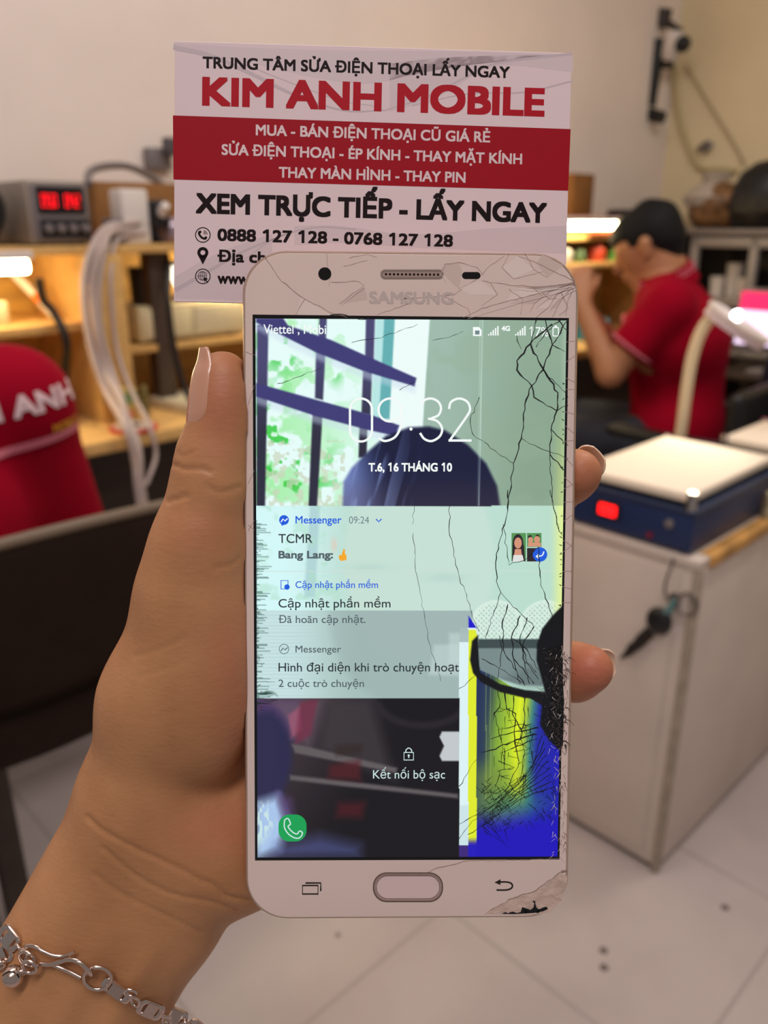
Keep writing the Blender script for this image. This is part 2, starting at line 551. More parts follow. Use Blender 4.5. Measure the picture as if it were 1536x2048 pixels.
# power supply with red digits on the hutch top
TOP = 1.157
t = thing('power_supply', 'grey bench power supply with glowing red digits on the hutch top', 'power supply', (0.68, 1.70, TOP))
x0, x1, y0, y1, z0, z1 = 0.618, 0.738, 1.585, 1.80, TOP + 0.004, 1.272
MB().box((x0, y0, z0), (x1, y1, z1), 0.004).build('case', mat('warm_grey_case', (150, 138, 126), 0.5), t)
MB().box((x0 + .008, y0 - .004, z0 + .006), (x1 - .004, y0 + .002, z1 - .006), 0.001).build('front_plate', m_greyp, t)
dsp = MB().box((x0 + .018, y0 - .007, 1.215), (x1 - .012, y0 - .003, 1.262), 0.001).build('display_window', mat('display_black', (26, 8, 12), 0.25), t)
SEG = {'0': 'abcdef', '1': 'bc', '2': 'abged', '3': 'abgcd', '4': 'fgbc', '5': 'afgcd', '8': 'abcdefg'}
def seven(mb, ch, x, z, w, h, y):
    k = w * 0.16
    bars_ = {'a': (x, x + w, z + h - k, z + h), 'd': (x, x + w, z, z + k), 'g': (x, x + w, z + h / 2 - k / 2, z + h / 2 + k / 2),
             'f': (x, x + k, z + h / 2, z + h), 'e': (x, x + k, z, z + h / 2), 'b': (x + w - k, x + w, z + h / 2, z + h), 'c': (x + w - k, x + w, z, z + h / 2)}
    for s in SEG[ch]:
        a = bars_[s]; mb.box((a[0], y - .0012, a[2]), (a[1], y, a[3]))
m_redled = mat('red_digits', (255, 20, 30), 0.4, emit=2.2, emit_rgb=(240, 8, 24))
for k, word in enumerate(('050', '042')):
    mb = MB()
    for q, ch in enumerate(word):
        seven(mb, ch, x0 + .026 + k * .044 + q * .0098, 1.226, 0.0078, 0.022, y0 - .007)
    mb.build('digits', m_redled, dsp)
kp = MB().box((x0 + .018, y0 - .006, 1.172), (x1 - .006, y0 - .003, 1.205), 0.001).build('knob_panel', m_blackp, t)
for k in range(4):
    MB().lathe((x0 + .031 + k * .0235, y0 - .006, 1.188), [(.008, 0), (.008, .010), (.006, .013), (0, .013)], 18, (0, -1, 0)).build('knob', m_greyp, kp)
for a in (x0 + .02, x1 - .02):
    MB().box((a - .012, y0 + .02, TOP), (a + .012, y1 - .02, z0 + .001)).build('foot', m_blackp, t)

# left edge: black bag shape on the hutch top
mb = MB(); mb.lathe((0.525, 1.69, TOP), [(0.04, 0), (.066, .008), (.078, .04), (.074, .08), (.056, .105), (.03, .117), (0, .119)], 28)
t = thing('desk_fan', 'round black desk fan at left edge beside the power supply', 'fan', (0.525, 1.69, TOP))
mb.build('motor_housing', m_blackp, t)
MB().lathe((0.525, 1.605, TOP + .065), [(.02, .012), (.056, .008), (.062, 0), (.056, -.006), (.02, -.012)], 30, (0, -1, 0)).build('guard', m_blackp, t)

# cardboard and small things on the hutch top
m_board = mat('brown_board', (150, 102, 52), 0.8, vary=0.15, scale=14)
def carton(label, s0, s1, m0, m1, z, h, m, group=None, flap=True):
    t = thing('cardboard_box', label, 'box', ((s0 + s1) / 2, (m0 + m1) / 2, z), group)
    MB().box((s0, m0, z), (s1, m1, z + h), 0.003).build('carton', m, t)
    if flap: MB().box((s0 + .002, (m0 + m1) / 2 - .018, z + h), (s1 - .002, (m0 + m1) / 2 + .018, z + h + .0006)).build('tape_strip', mat('parcel_tape', (190, 150, 90), 0.3), t)
    return t
carton('brown cardboard box on the hutch top behind white plug adapter', 0.80, 1.14, 1.70, 1.83, TOP, 0.122, m_board)
carton('brown cardboard box standing on the hutch top right of the business card', 2.53, 2.66, 1.68, 1.82, TOP, 0.20, mat('dark_board', (128, 84, 36), 0.8, vary=.15))
carton('flat orange box on the hutch top right of the business card', 2.47, 2.70, 1.555, 1.67, TOP, 0.062, mat('orange_box', (168, 84, 44), 0.7), flap=False)
# plug adapter and its cables
t = thing('plug_adapter', 'white multi plug adapter with cables at the hutch top edge', 'adapter', (0.84, 1.60, TOP))
MB().box((0.805, 1.585, TOP), (0.865, 1.64, TOP + 0.105), 0.006).build('block', m_white, t)
pl = MB().box((0.868, 1.57, TOP + 0.03), (0.905, 1.61, TOP + 0.085), 0.008).build('plug', m_blackp, t)
MB().rod((0.886, 1.575, TOP + .06), (0.886, 1.555, TOP + .075), .012, .008).build('plug_cap', m_white, pl)
MB().box((0.775, 1.575, TOP), (0.803, 1.62, TOP + 0.05), 0.004).build('plug', m_greyp, t)
t = single('spray_can', MB().lathe((0.90, 1.60, TOP + 0.026), [(0, 0), (.024, .002), (.026, .008), (.026, .11), (.020, .122), (.012, .125), (.012, .145), (0, .147)], 24, (1, 0.05, 0)), mat('lilac_metal', (176, 160, 176), 0.3, 0.5), 'lilac metal spray can lying beside the white plug adapter', 'can', (0.96, 1.60, TOP))
single('power_adapter', MB().box((0.875, 1.65, TOP), (0.93, 1.69, TOP + 0.06), 0.006), m_blackp, 'small black power adapter standing behind the spray can', 'adapter', (0.9, 1.67, TOP))
cab = 'white cables hanging from the plug adapter'
for k, pts in enumerate(([(0.83, 1.585, 1.20), (0.765, 1.575, 1.189), (0.718, 1.55, 1.153), (0.691, 1.545, 1.095), (0.683, 1.54, 1.021), (0.685, 1.53, 0.944), (0.69, 1.5, 0.879), (0.673, 1.405, 0.836), (0.681, 1.395, 0.768), (0.678, 1.39, 0.69), (0.69, 1.385, 0.4), (0.70, 1.36, 0.01)],
                         [(0.84, 1.585, 1.20), (0.776, 1.575, 1.189), (0.741, 1.55, 1.148), (0.717, 1.545, 1.075), (0.709, 1.54, 0.999), (0.717, 1.53, 0.921), (0.697, 1.45, 0.856), (0.684, 1.4, 0.787), (0.688, 1.39, 0.687), (0.70, 1.38, 0.4), (0.71, 1.35, 0.01)],
                         [(0.83, 1.585, 1.185), (0.77, 1.57, 1.18), (0.730, 1.545, 1.15), (0.703, 1.54, 1.085), (0.696, 1.53, 1.010), (0.700, 1.525, 0.93), (0.70, 1.47, 0.868), (0.690, 1.395, 0.80), (0.684, 1.385, 0.73), (0.684, 1.385, 0.66), (0.695, 1.38, 0.4), (0.72, 1.34, 0.01)],
                         [(0.85, 1.585, 1.18), (0.783, 1.575, 1.166), (0.751, 1.55, 1.111), (0.742, 1.545, 1.035), (0.74, 1.54, 0.957), (0.74, 1.5, 0.882), (0.725, 1.41, 0.828), (0.728, 1.4, 0.769), (0.701, 1.39, 0.725), (0.683, 1.39, 0.678), (0.69, 1.38, 0.4), (0.73, 1.33, 0.01)])):
    lab = ['thickest white cable hanging over the divider, leftmost strand of the bundle', 'white cable hanging over the divider, rightmost of the three thick strands', 'white cable in the middle of the bundle hanging over the divider', 'white cable bowing out to the right in a loop below the bench edge'][k]
    single('cable', MB().tube(curve_pts(pts, 8), (0.0075, 0.007, 0.006, 0.0045)[k], 10), m_whitec, lab, 'cable', pts[-1], cab)
single('cable', MB().tube(curve_pts([(0.915, 1.66, TOP + .02), (0.905, 1.60, 1.12), (0.875, 1.56, 1.05), (0.87, 1.545, 0.95), (0.88, 1.53, 0.86), (0.90, 1.50, 0.815), (.95, 1.50, .813)], 8), 0.007, 10), m_blackp, 'black cable hanging down beside the white cables by the divider', 'cable', (0.9, 1.55, 0.81))
single('post', MB().box((0.86, 1.60, 0.81), (0.90, 1.64, 1.14), .003), mat('brown_post', (70, 54, 44), 0.5), 'dark brown upright post of the hutch beside the hanging white cables', 'post', (0.88, 1.62, 0.81))
single('cable', MB().tube(curve_pts([(0.775, 1.66, 1.27), (0.80, 1.70, 1.295), (0.85, 1.74, 1.31), (0.92, 1.77, 1.315), (0.98, 1.79, 1.30), (1.03, 1.80, 1.27), (1.07, 1.81, 1.20), (1.08, 1.815, 1.157)], 8), 0.008, 10), m_greyp, 'grey cable arching above the brown box from the power supply', 'cable', (0.9, 1.76, 1.157))
t = thing('wall_socket', 'small grey wall socket left of the business card', 'socket', (1.036, WALL_M, 1.34))
MB().box((1.005, WALL_M - 0.02, 1.315), (1.07, WALL_M, 1.362), 0.004).build('plate', m_greyp, t)
MB().box((1.045, WALL_M - 0.045, 1.345), (1.075, WALL_M - 0.018, 1.385), 0.006).build('plug', mat('dark_grey_plastic', (84, 78, 80), .5), t)

# in the hutch
t = thing('soldering_brush', 'white tube with orange end leaning in the left hutch bay', 'tool', (0.62, 1.70, 1.013))
MB().tube([(0.617, 1.76, 1.128), (0.650, 1.69, 1.060)], 0.0085, 14).build('handle', m_white, t)
MB().tube([(0.650, 1.69, 1.060), (0.656, 1.677, 1.048)], 0.009, 14).build('grip', mat('orange_grip', (236, 120, 40), 0.5), t)
MB().tube([(0.656, 1.677, 1.048), (0.668, 1.655, 1.020)], 0.0085, 14).build('tip', m_white, t)
single('storage_tray', MB().box((0.42, 1.62, 1.013), (0.57, 1.78, 1.058), .005), m_beige, 'beige tray on the left hutch shelf under the tube lamp', 'tray', (0.5, 1.7, 1.013))
single('cable', MB().tube(curve_pts([(0.615, 1.57, 1.10), (0.62, 1.575, 1.06), (0.635, 1.57, 1.036), (0.645, 1.555, 0.98), (0.65, 1.60, 0.9), (0.66, 1.65, 0.813)], 8), 0.008, 10), m_blackp, 'black cable hanging at the front of the left hutch shelf', 'cable', (0.63, 1.57, 0.81))
t = thing('beige_case', 'beige boxy machine on the hutch shelf left of the thumb', 'machine', (1.0, 1.72, 0.95))
MB().box((0.83, 1.61, 0.955), (1.10, 1.80, 1.03), .006).build('case', m_beige, t)
MB().box((0.84, 1.606, 0.962), (0.955, 1.612, 1.022), .002).build('front_door', mat('pale_beige', (216, 202, 164), .5), t)
MB().box((0.965, 1.606, 0.962), (1.09, 1.612, 1.022), .002).build('front_door', mat('pale_beige', (216, 202, 164), .5), t)
for a in (.85, 1.08):
    MB().box((a - .012, 1.63, 0.95), (a + .012, 1.78, 0.956)).build('foot', m_blackp, t)
t = thing('cup', 'black cup standing on the beige machine beside the small lit lamp', 'cup', (0.885, 1.66, 1.03))
MB().lathe((0.875, 1.66, 1.03), [(0, .002), (.026, .002), (.028, 0), (.031, .078), (.028, .078), (.025, .01), (0, .008)], 26).build('bowl', m_blackp, t)
MB().tube(curve_pts([(.902, 1.655, 1.09), (.92, 1.65, 1.085), (.922, 1.65, 1.06), (.902, 1.655, 1.045)], 5), .004, 8).build('handle', m_blackp, t)
t = thing('small_lamp', 'small lit white lamp on the beige machine in the hutch', 'lamp', (0.985, 1.68, 1.03))
MB().lathe((0.985, 1.68, 1.03), [(.028, 0), (.028, .012), (.01, .016), (.01, .03), (0, .03)], 20).build('base', m_greyp, t)
MB().lathe((0.985, 1.68, 1.058), [(0, 0), (.018, .002), (.026, .02), (.032, .05), (.030, .052), (0, .05)], 24).build('lamp_shade', mat('lit_shade', (255, 250, 235), .4, emit=3.0, emit_rgb=(255, 250, 225)), t)
MB().box((0.95, 1.655, 1.106), (1.045, 1.70, 1.118), .003).build('lamp_head', mat('bluish_metal', (150, 160, 170), .3, .5), t)
single('jar', MB().lathe((1.09, 1.64, 0.95), [(0, 0), (.018, 0), (.02, .004), (.02, .04), (.014, .05), (.014, .058), (0, .058)], 20), mat('white_jar', (214, 206, 190), .35), 'little white jar on the hutch shelf next to the beige machine', 'jar', (1.12, 1.64, .95))
single('bottle', MB().lathe((1.145, 1.645, 0.95), [(0, 0), (.022, 0), (.024, .006), (.024, .03), (.02, .04), (0, .04)], 20), mat('teal_plastic', (64, 150, 130), .4), 'teal tub on the hutch shelf just left of the phone', 'tub', (1.145, 1.645, .95))
single('paper_pad', MB().box((0.86, 1.46, 0.81), (1.16, 1.66, 0.832), .003, turn=.12), mat('pad_paper', (206, 196, 168), .7), 'thick pale paper pad on the bench left of the thumb', 'paper pad', (1.0, 1.56, .81))
t = thing('small_carton', 'small green and orange carton at the foot of the hutch divider', 'box', (0.755, 1.53, 0.81))
MB().box((0.715, 1.505, 0.81), (0.755, 1.535, 0.885), .002).build('carton', mat('carton_cream', (196, 168, 96), .6), t)
MB().box((0.716, 1.5035, 0.855), (0.754, 1.506, 0.875)).build('green_print', mat('green_print', (128, 160, 110), .6), t)
MB().box((0.720, 1.5035, 0.825), (0.745, 1.506, 0.84)).build('orange_print', mat('orange_print', (214, 120, 76), .6), t)
single('marker', MB().lathe((0.775, 1.515, 0.81), [(0, 0), (.007, 0), (.008, .004), (.008, .07), (.005, .075), (0, .076)], 14), mat('olive_plastic', (110, 96, 46), .5), 'olive marker standing right of the small green carton', 'marker', (0.775, 1.515, .81))
t = thing('tape_roll', 'flat roll of white tape with red edge on the bench', 'tape', (0.70, 1.46, 0.81))
MB().lathe((0.72, 1.465, 0.81), [(.015, 0), (.046, 0), (.048, .004), (.046, .008), (.015, .008)], 36).build('rim', mat('red_rim', (196, 54, 44), .5), t)
MB().lathe((0.72, 1.465, 0.818), [(.016, 0), (.040, 0), (.040, .0012), (.016, .0012)], 36).build('label', mat('pale_label', (206, 190, 176), .6), t)
MB().lathe((0.72, 1.465, 0.8185), [(0, 0), (.015, 0), (.015, .0016), (0, .0016)], 24).build('core', m_blackp, t)

# right end of the hutch, by the seated man
t = thing('clock_radio', 'long black device with a red light ring on the hutch top', 'device', (2.85, 1.66, TOP))
MB().box((2.715, 1.575, TOP), (2.95, 1.66, TOP + 0.085), .012).build('case', m_blackp, t)
MB().tube([(2.79 + .013 * cos(a), 1.572, TOP + .05 + .013 * sin(a)) for a in np.linspace(0, 2 * pi, 25)[:-1]], .0022, 8, closed=True).build('light_ring', mat('ring_led', (190, 30, 60), .4, emit=0.6, emit_rgb=(200, 20, 60)), t)
single('yellow_box', MB().box((2.965, 1.60, TOP), (3.02, 1.66, TOP + 0.085), .006), mat('yellow_board', (184, 170, 40), .6), 'small yellow box at the hutch end near the wall corner', 'box', (2.99, 1.63, TOP))
SH = 1.068
for k, (s, m, r, h, name, c, lab) in enumerate(((2.30 + .07, 1.60, .035, .052, 'tape_roll', (206, 196, 190), 'white paper roll on the hutch shelf right of the phone top'), (2.47, 1.60, .025, .045, 'bottle', (86, 110, 76), 'dull green bottle between white roll and red bottle on the hutch shelf'),
                                        (2.585, 1.60, .030, .055, 'bottle', (196, 70, 44), 'red bottle on the hutch shelf left of the seated man'), (2.70, 1.60, .026, .045, 'bottle', (90, 170, 70), 'bright green bottle on the hutch shelf next to the man\'s forehead'))):
    single(name, MB().lathe((s, m, SH), [(0, 0), (r * .95, 0), (r, .003), (r, h * .7), (r * .8, h * .86), (r * .5, h * .9), (r * .5, h), (0, h)], 22), mat('bottle_%d%d%d' % c, c, .4), lab, 'bottle' if k else 'roll', (s, m, SH))
single('teal_cloth', MB().lathe((2.52, 1.55, 0.81), [(0, 0), (.06, 0), (.064, .01), (.06, .05), (.05, .07), (0, .072)], 10), mat('cyan_cloth', (52, 170, 200), .7, bump=.4, scale=60), 'bright cyan bundle on the bench just right of the phone', 'cloth', (2.52, 1.55, .81))
single('storage_box', MB().box((2.44, 1.66, .81), (2.62, 1.78, .92), .004), m_beige, 'pale box on the bench behind the bright cyan bundle', 'box', (2.53, 1.72, .81))
# ------------------------------------------------------------------ phone, card, hand: their poses in front of the camera
def pose(rx, ry, rz, t):
    return Matrix.Translation(t) @ (Matrix.Rotation(rz, 4, 'Z') @ Matrix.Rotation(ry, 4, 'Y') @ Matrix.Rotation(rx, 4, 'X'))
POSE_PHONE = pose(0.05508, 0.01826, -0.00383, (0.00567, -0.01816, -0.1785))
KC = 0.1825 / 0.1932
POSE_CARD = pose(0.05288, 0.02506, -0.01586, (-0.00277 * KC, 0.081 * KC, -0.1932 * KC))
def plane_map(P):
    Pi = np.array(P.inverted())
    o = Pi[:3, 3]
    def f(px, py, z=0.0):
        d = Pi[:3, :3] @ np.array([(px - 768) / F_PX, -(py - 1024) / F_PX, -1.0])
        t = (z - o[2]) / d[2]
        return o + t * d
    f.eye = o
    f.dir = lambda px, py: Pi[:3, :3] @ np.array([(px - 768) / F_PX, -(py - 1024) / F_PX, -1.0])
    return f
ph = plane_map(POSE_PHONE)
cd = plane_map(POSE_CARD)
def to_px(P, V):
    M = np.array(P)
    W = V @ M[:3, :3].T + M[:3, 3]
    return 768 + F_PX * W[:, 0] / -W[:, 2], 1024 - F_PX * W[:, 1] / -W[:, 2]

def local_thing(name, label, cat, P):
    o = bpy.data.objects.new(name, None)
    o.empty_display_size = 0.02
    COL.objects.link(o)
    o.matrix_world = CAM_M @ P
    return tag(o, label, cat)

def flat(name, polys, material, parent, z, fmap=None, smooth=False):
    """flat printed shapes: polygons of photo points on a plane"""
    V, Fs = [], []
    for k, poly in enumerate(polys):
        n = len(V)
        V += [tuple(fmap(x, y, z)) for x, y in poly]
        Fs.append(tuple(range(n, n + len(poly))))
    return make_mesh(name, V, Fs, material, parent, smooth=False)

def ribbon(pts, w0, w1=None, n=4, rough=0.0):
    """strip polygons (quads) of a drawn line in photo points"""
    w1 = w0 if w1 is None else w1
    P = np.array(curve_pts([(p[0], p[1], 0) for p in pts], n))[:, :2] if n > 1 else np.array(pts, float)
    T = np.gradient(P, axis=0); T /= np.linalg.norm(T, axis=1)[:, None] + 1e-9
    N = np.stack([-T[:, 1], T[:, 0]], 1)
    w = np.linspace(w0, w1, len(P)) * (1 + rough * rng.uniform(-1, 1, len(P)))
    A, B = P + N * w[:, None] / 2, P - N * w[:, None] / 2
    return [[A[i], A[i + 1], B[i + 1], B[i]] for i in range(len(P) - 1)]
def disc(c, r, n=28, ry=None):
    ry = r if ry is None else ry
    return [(c[0] + r * cos(2 * pi * k / n), c[1] + ry * sin(2 * pi * k / n)) for k in range(n)]
def arc(c, r, a0, a1, n=16, ry=None):
    ry = r if ry is None else ry
    return [(c[0] + r * cos(radians(a0 + (a1 - a0) * k / n)), c[1] + ry * sin(radians(a0 + (a1 - a0) * k / n))) for k in range(n + 1)]
def ring_px(c, r, w, n=32):
    A, B = disc(c, r + w / 2, n), disc(c, r - w / 2, n)
    return [[A[i], A[(i + 1) % n], B[(i + 1) % n], B[i]] for i in range(n)]
def round_rect(x0, y0, x1, y1, r, n=8):
    out = []
    for cx, cy, a in ((x1 - r, y0 + r, -90), (x1 - r, y1 - r, 0), (x0 + r, y1 - r, 90), (x0 + r, y0 + r, 180)):
        out += arc((cx, cy), r, a, a + 90, n)
    return out
def outline_px(loop, w):
    L = np.array(loop, float); n = len(L)
    T = np.roll(L, -1, 0) - np.roll(L, 1, 0); T /= np.linalg.norm(T, axis=1)[:, None] + 1e-9
    N = np.stack([-T[:, 1], T[:, 0]], 1)
    A, B = L + N * w / 2, L - N * w / 2
    return [[A[i], A[(i + 1) % n], B[(i + 1) % n], B[i]] for i in range(n)]

def text_on(name, body, l_px, r_px, cap_px, material, parent, fmap, z, bold=0.0, slant=0.0):
    L, R = fmap(*l_px, z)[:2], fmap(*r_px, z)[:2]
    k = np.linalg.norm(R - L) / np.hypot(r_px[0] - l_px[0], r_px[1] - l_px[1])
    P, T, zz = lettering(body, L, R, cap_px * k, bold, slant)
    return make_mesh(name, np.column_stack([P, z + zz]), T.tolist(), material, parent, smooth=False)
def join_text(name, items, material, parent, fmap, z):
    """several lines of one colour, each line a printed part"""
    for body, l_px, r_px, cap_px, bold in items:
        text_on(name, body, l_px, r_px, cap_px, material, parent, fmap, z, bold)

def rr_loop(hx, hy, r, n=10):
    out = []
    for cx, cy, a in ((hx - r, hy - r, 0), (-hx + r, hy - r, 90), (-hx + r, -hy + r, 180), (hx - r, -hy + r, 270)):
        out += [(cx + r * cos(radians(a + 90 * k / n)), cy + r * sin(radians(a + 90 * k / n))) for k in range(n + 1)]
    return out

# ------------------------------------------------------------------ the smartphone
phone = local_thing('smartphone', 'white smartphone with shattered glass and a glitching lit lock screen, held upright', 'phone', POSE_PHONE)
m_frame = mat('gold_aluminium', (204, 176, 158), 0.3, 0.6)
m_face = mat('white_face_glass', (230, 208, 199), 0.16, 0, spec=0.5)
HX, HY, RC = 0.0372, 0.0755, 0.0098
rings = [(0.0020, -0.0081), (0.0007, -0.0074), (0.0, -0.0056), (0.0, -0.0022), (0.00022, -0.0007), (0.0006, -0.00012)]
V, Fs = [], []
for ins, z in rings:
    V += [(x, y, z) for x, y in rr_loop(HX - ins, HY - ins, RC - ins * 0.8)]
n = len(rr_loop(1, 1, .1))
for i in range(len(rings) - 1):
    Fs += [(i * n + k, i * n + (k + 1) % n, (i + 1) * n + (k + 1) % n, (i + 1) * n + k) for k in range(n)]
Fs += [tuple(range(n))[::-1], tuple((len(rings) - 1) * n + k for k in range(n))]
make_mesh('frame', V, Fs, m_frame, phone)
V, Fs = [], []
for ins, z in ((0.0008, -0.0002), (0.0009, -0.00005), (0.0013, 0.0)):
    V += [(x, y, z) for x, y in rr_loop(HX - ins, HY - ins, RC - ins * 0.8)]
for i in range(2):
    Fs += [(i * n + k, i * n + (k + 1) % n, (i + 1) * n + (k + 1) % n, (i + 1) * n + k) for k in range(n)]
Fs += [tuple(2 * n + k for k in range(n))]
face = make_mesh('front_glass', V, Fs, m_face, phone)
m_black = mat('black_gloss', (9, 9, 13), 0.2)
m_dark = mat('dark_print', (38, 26, 24), 0.5)
Z1, Z2, Z3, Z4, Z5 = 0.00002, 0.00004, 0.00006, 0.00008, 0.00010
flat('display_border', [[(505, 629), (1138, 636), (1119, 1719), (510, 1721)]], m_black, phone, Z1, ph)

# the lit picture on the display, drawn on a fine grid as colour values of the panel itself
def soft(sd, w):
    return np.clip(0.5 - sd / w, 0, 1)
def sd_poly(X, Y, poly):
    P = np.array(poly, float)
    d = np.full(X.shape, 1e9); s = np.ones(X.shape)
    for i in range(len(P)):
        a, b = P[i], P[i - 1]
        ex, ey = b - a
        wx, wy = X - a[0], Y - a[1]
        t = np.clip((wx * ex + wy * ey) / (ex * ex + ey * ey + 1e-9), 0, 1)
        d = np.minimum(d, (wx - ex * t) ** 2 + (wy - ey * t) ** 2)
        c1, c2, c3 = Y >= a[1], Y < b[1], ex * wy > ey * wx
        s = np.where((c1 & c2 & c3) | (~c1 & ~c2 & ~c3), -s, s)
    return s * np.sqrt(d)
def noise2(X, Y, cell, seed):
    r = np.random.default_rng(seed)
    G = r.random((int(1600 / cell) + 4, int(2100 / cell) + 4))
    x, y = X / cell, Y / cell
    i, j = np.floor(x).astype(int), np.floor(y).astype(int)
    u, v = x - i, y - j
    i, j = i % (G.shape[0] - 1), j % (G.shape[1] - 1)
    u, v = u * u * (3 - 2 * u), v * v * (3 - 2 * v)
    return (G[i, j] * (1 - u) + G[i + 1, j] * u) * (1 - v) + (G[i, j + 1] * (1 - u) + G[i + 1, j + 1] * u) * v
def fbm(X, Y, cell, seed):
    return (noise2(X, Y, cell, seed) + 0.5 * noise2(X, Y, cell / 2, seed + 1) + 0.25 * noise2(X, Y, cell / 4, seed + 2)) / 1.75

NXD, NYD = 330, 560
gx, gy = np.meshgrid(np.linspace(0, 1, NXD), np.linspace(0, 1, NYD))
c00, c10, c11, c01 = [ph(*p, Z2) for p in ((511, 637), (1133, 641), (1115, 1713), (515, 1715))]
DV = ((c00[None] * (1 - gx.ravel())[:, None] + c10[None] * gx.ravel()[:, None]) * (1 - gy.ravel())[:, None]
      + (c01[None] * (1 - gx.ravel())[:, None] + c11[None] * gx.ravel()[:, None]) * gy.ravel()[:, None])
X, Y = to_px(POSE_PHONE, DV)
C = np.zeros((len(X), 3))
def paint(rgb, a):
    global C
    rgb = np.array(rgb, float)
    if rgb.ndim == 1: rgb = rgb[None]
    C = C * (1 - a[:, None]) + rgb * a[:, None]
def mixc(a, b, t):
    return np.array(a, float)[None] * (1 - t[:, None]) + np.array(b, float)[None] * t[:, None]
def poly(rgb, pts, w=3, a=1.0):
    paint(rgb, soft(sd_poly(X, Y, pts), w) * a)
def blob(rgb, cx, cy, rx, ry, w=0.3, a=1.0):
    d = np.sqrt(((X - cx) / rx) ** 2 + ((Y - cy) / ry) ** 2) - 1
    paint(rgb, np.clip(0.5 - d / w, 0, 1) * a)
def line(rgb, pts, width, w=3, a=1.0):
    d = np.full(X.shape, 1e9)
    for p, q in zip(pts[:-1], pts[1:]):
        ex, ey = q[0] - p[0], q[1] - p[1]
        t = np.clip(((X - p[0]) * ex + (Y - p[1]) * ey) / (ex * ex + ey * ey + 1e-9), 0, 1)
        d = np.minimum(d, np.hypot(X - p[0] - ex * t, Y - p[1] - ey * t))
    paint(rgb, soft(d - width / 2, w) * a)
def sstep(a, b, v):
    t = np.clip((v - a) / (b - a), 0, 1); return t * t * (3 - 2 * t)
# bright window on the left
C[:] = (232, 255, 252)
fol = sstep(0.50, 0.66, fbm(X, Y, 34, 3)) * np.clip(1 - (X - 520) / 260, 0, 1) * (Y < 1220)
paint((150, 238, 150), fol * 0.85)
f2 = sstep(0.55, 0.70, fbm(X, Y, 22, 9)) * (np.exp(-(((X - 545) / 42) ** 2 + ((Y - 860) / 62) ** 2)) + 0.8 * np.exp(-(((X - 590) / 90) ** 2 + ((Y - 950) / 55) ** 2)) + 0.7 * np.exp(-(((X - 560) / 50) ** 2 + ((Y - 705) / 40) ** 2)) + .6 * np.exp(-(((X - 672) / 14) ** 2 + ((Y - 742) / 26) ** 2)))
paint((60, 205, 70), np.clip(f2 * 1.3, 0, 0.9))
f3 = sstep(0.56, 0.62, fbm(X, Y, 12, 31)) * (Y > 880) * (Y < 1200) * (X < 690)
paint((205, 215, 190), f3 * 0.7)
# wall of the room in the picture
wall_c = mixc((162, 190, 176), (138, 165, 142), sstep(860, 1080, X) * 0.8 + 0.2 * sstep(640, 1000, Y))
a = soft(sd_poly(X, Y, [(860, 630), (1145, 630), (1145, 1230), (838, 1230), (846, 840)]), 4)
paint(wall_c, a)
paint((150, 175, 150), a * sstep(0.45, 0.7, fbm(X, Y, 60, 41)) * 0.35)
poly((240, 255, 252), [(790, 630), (859, 630), (845, 845), (840, 880), (770, 880)], 4)
poly((86, 168, 172), [(768, 630), (790, 630), (779, 838), (757, 838)], 4, 0.9)
poly((170, 225, 225), [(752, 630), (769, 630), (758, 838), (742, 838)], 5, 0.7)
bar = (62, 60, 118)
for p in ([(514, 650), (537, 648), (526, 1230), (512, 1230)], [(639, 630), (654, 630), (651, 700), (636, 700)], [(632, 700), (651, 703), (646, 800), (630, 796)],
          [(625, 828), (645, 831), (634, 1013), (617, 1013)], [(732, 630), (750, 630), (747, 730), (730, 722)], [(726, 742), (744, 744), (741, 830), (723, 826)], [(719, 850), (735, 855), (733, 915), (717, 915)]):
    paint(mixc((74, 72, 116), (44, 44, 62), sstep(700, 900, Y)), soft(sd_poly(X, Y, p), 4))
for p in ([(512, 636), (566, 636), (576, 651), (662, 680), (749, 719), (833, 756), (829, 773), (726, 742), (630, 704), (548, 663), (512, 645)],
          [(512, 766), (630, 799), (740, 829), (799, 851), (790, 872), (735, 860), (630, 832), (512, 793)]):
    poly(bar, p, 4)
    q = [(x, y + 14) for x, y in p]
    paint((205, 222, 240), soft(sd_poly(X, Y, q), 10) * 0.45 * (1 - soft(sd_poly(X, Y, p), 4)))
# head of dark hair
hair = [(682, 1240), (685, 1011), (687, 963), (703, 936), (735, 904), (772, 872), (817, 855), (858, 853), (890, 861), (936, 890), (972, 927), (994, 972), (1000, 1011), (1003, 1240)]
hc = mixc((120, 140, 205), (22, 26, 58), sstep(690, 800, X + 0.25 * (1000 - Y)))
hc = hc * (1 - 0.35 * sstep(930, 1010, Y))[:, None] + np.array((78, 62, 70)) * (0.35 * sstep(930, 1010, Y))[:, None]
ha = soft(sd_poly(X, Y, hair), 7)
paint(hc, ha)
paint((150, 170, 225), ha * sstep(0.52, 0.75, noise2(X * 3 + Y * 0.8, Y * 0.25, 26, 55)) * np.exp(-((X - 745) / 55) ** 2) * 0.55)
# right edge tint
paint((206, 222, 130), sstep(1096, 1132, X) * sstep(760, 1000, Y) * 0.75 * (Y < 1240))
paint((190, 215, 190), sstep(1118, 1134, X) * 0.35)
line((225, 250, 240), [(965, 640), (958, 1011)], 1.5, 2, 0.7)
line((225, 250, 240), [(960, 640), (955, 1011)], 1.0, 2, 0.4)
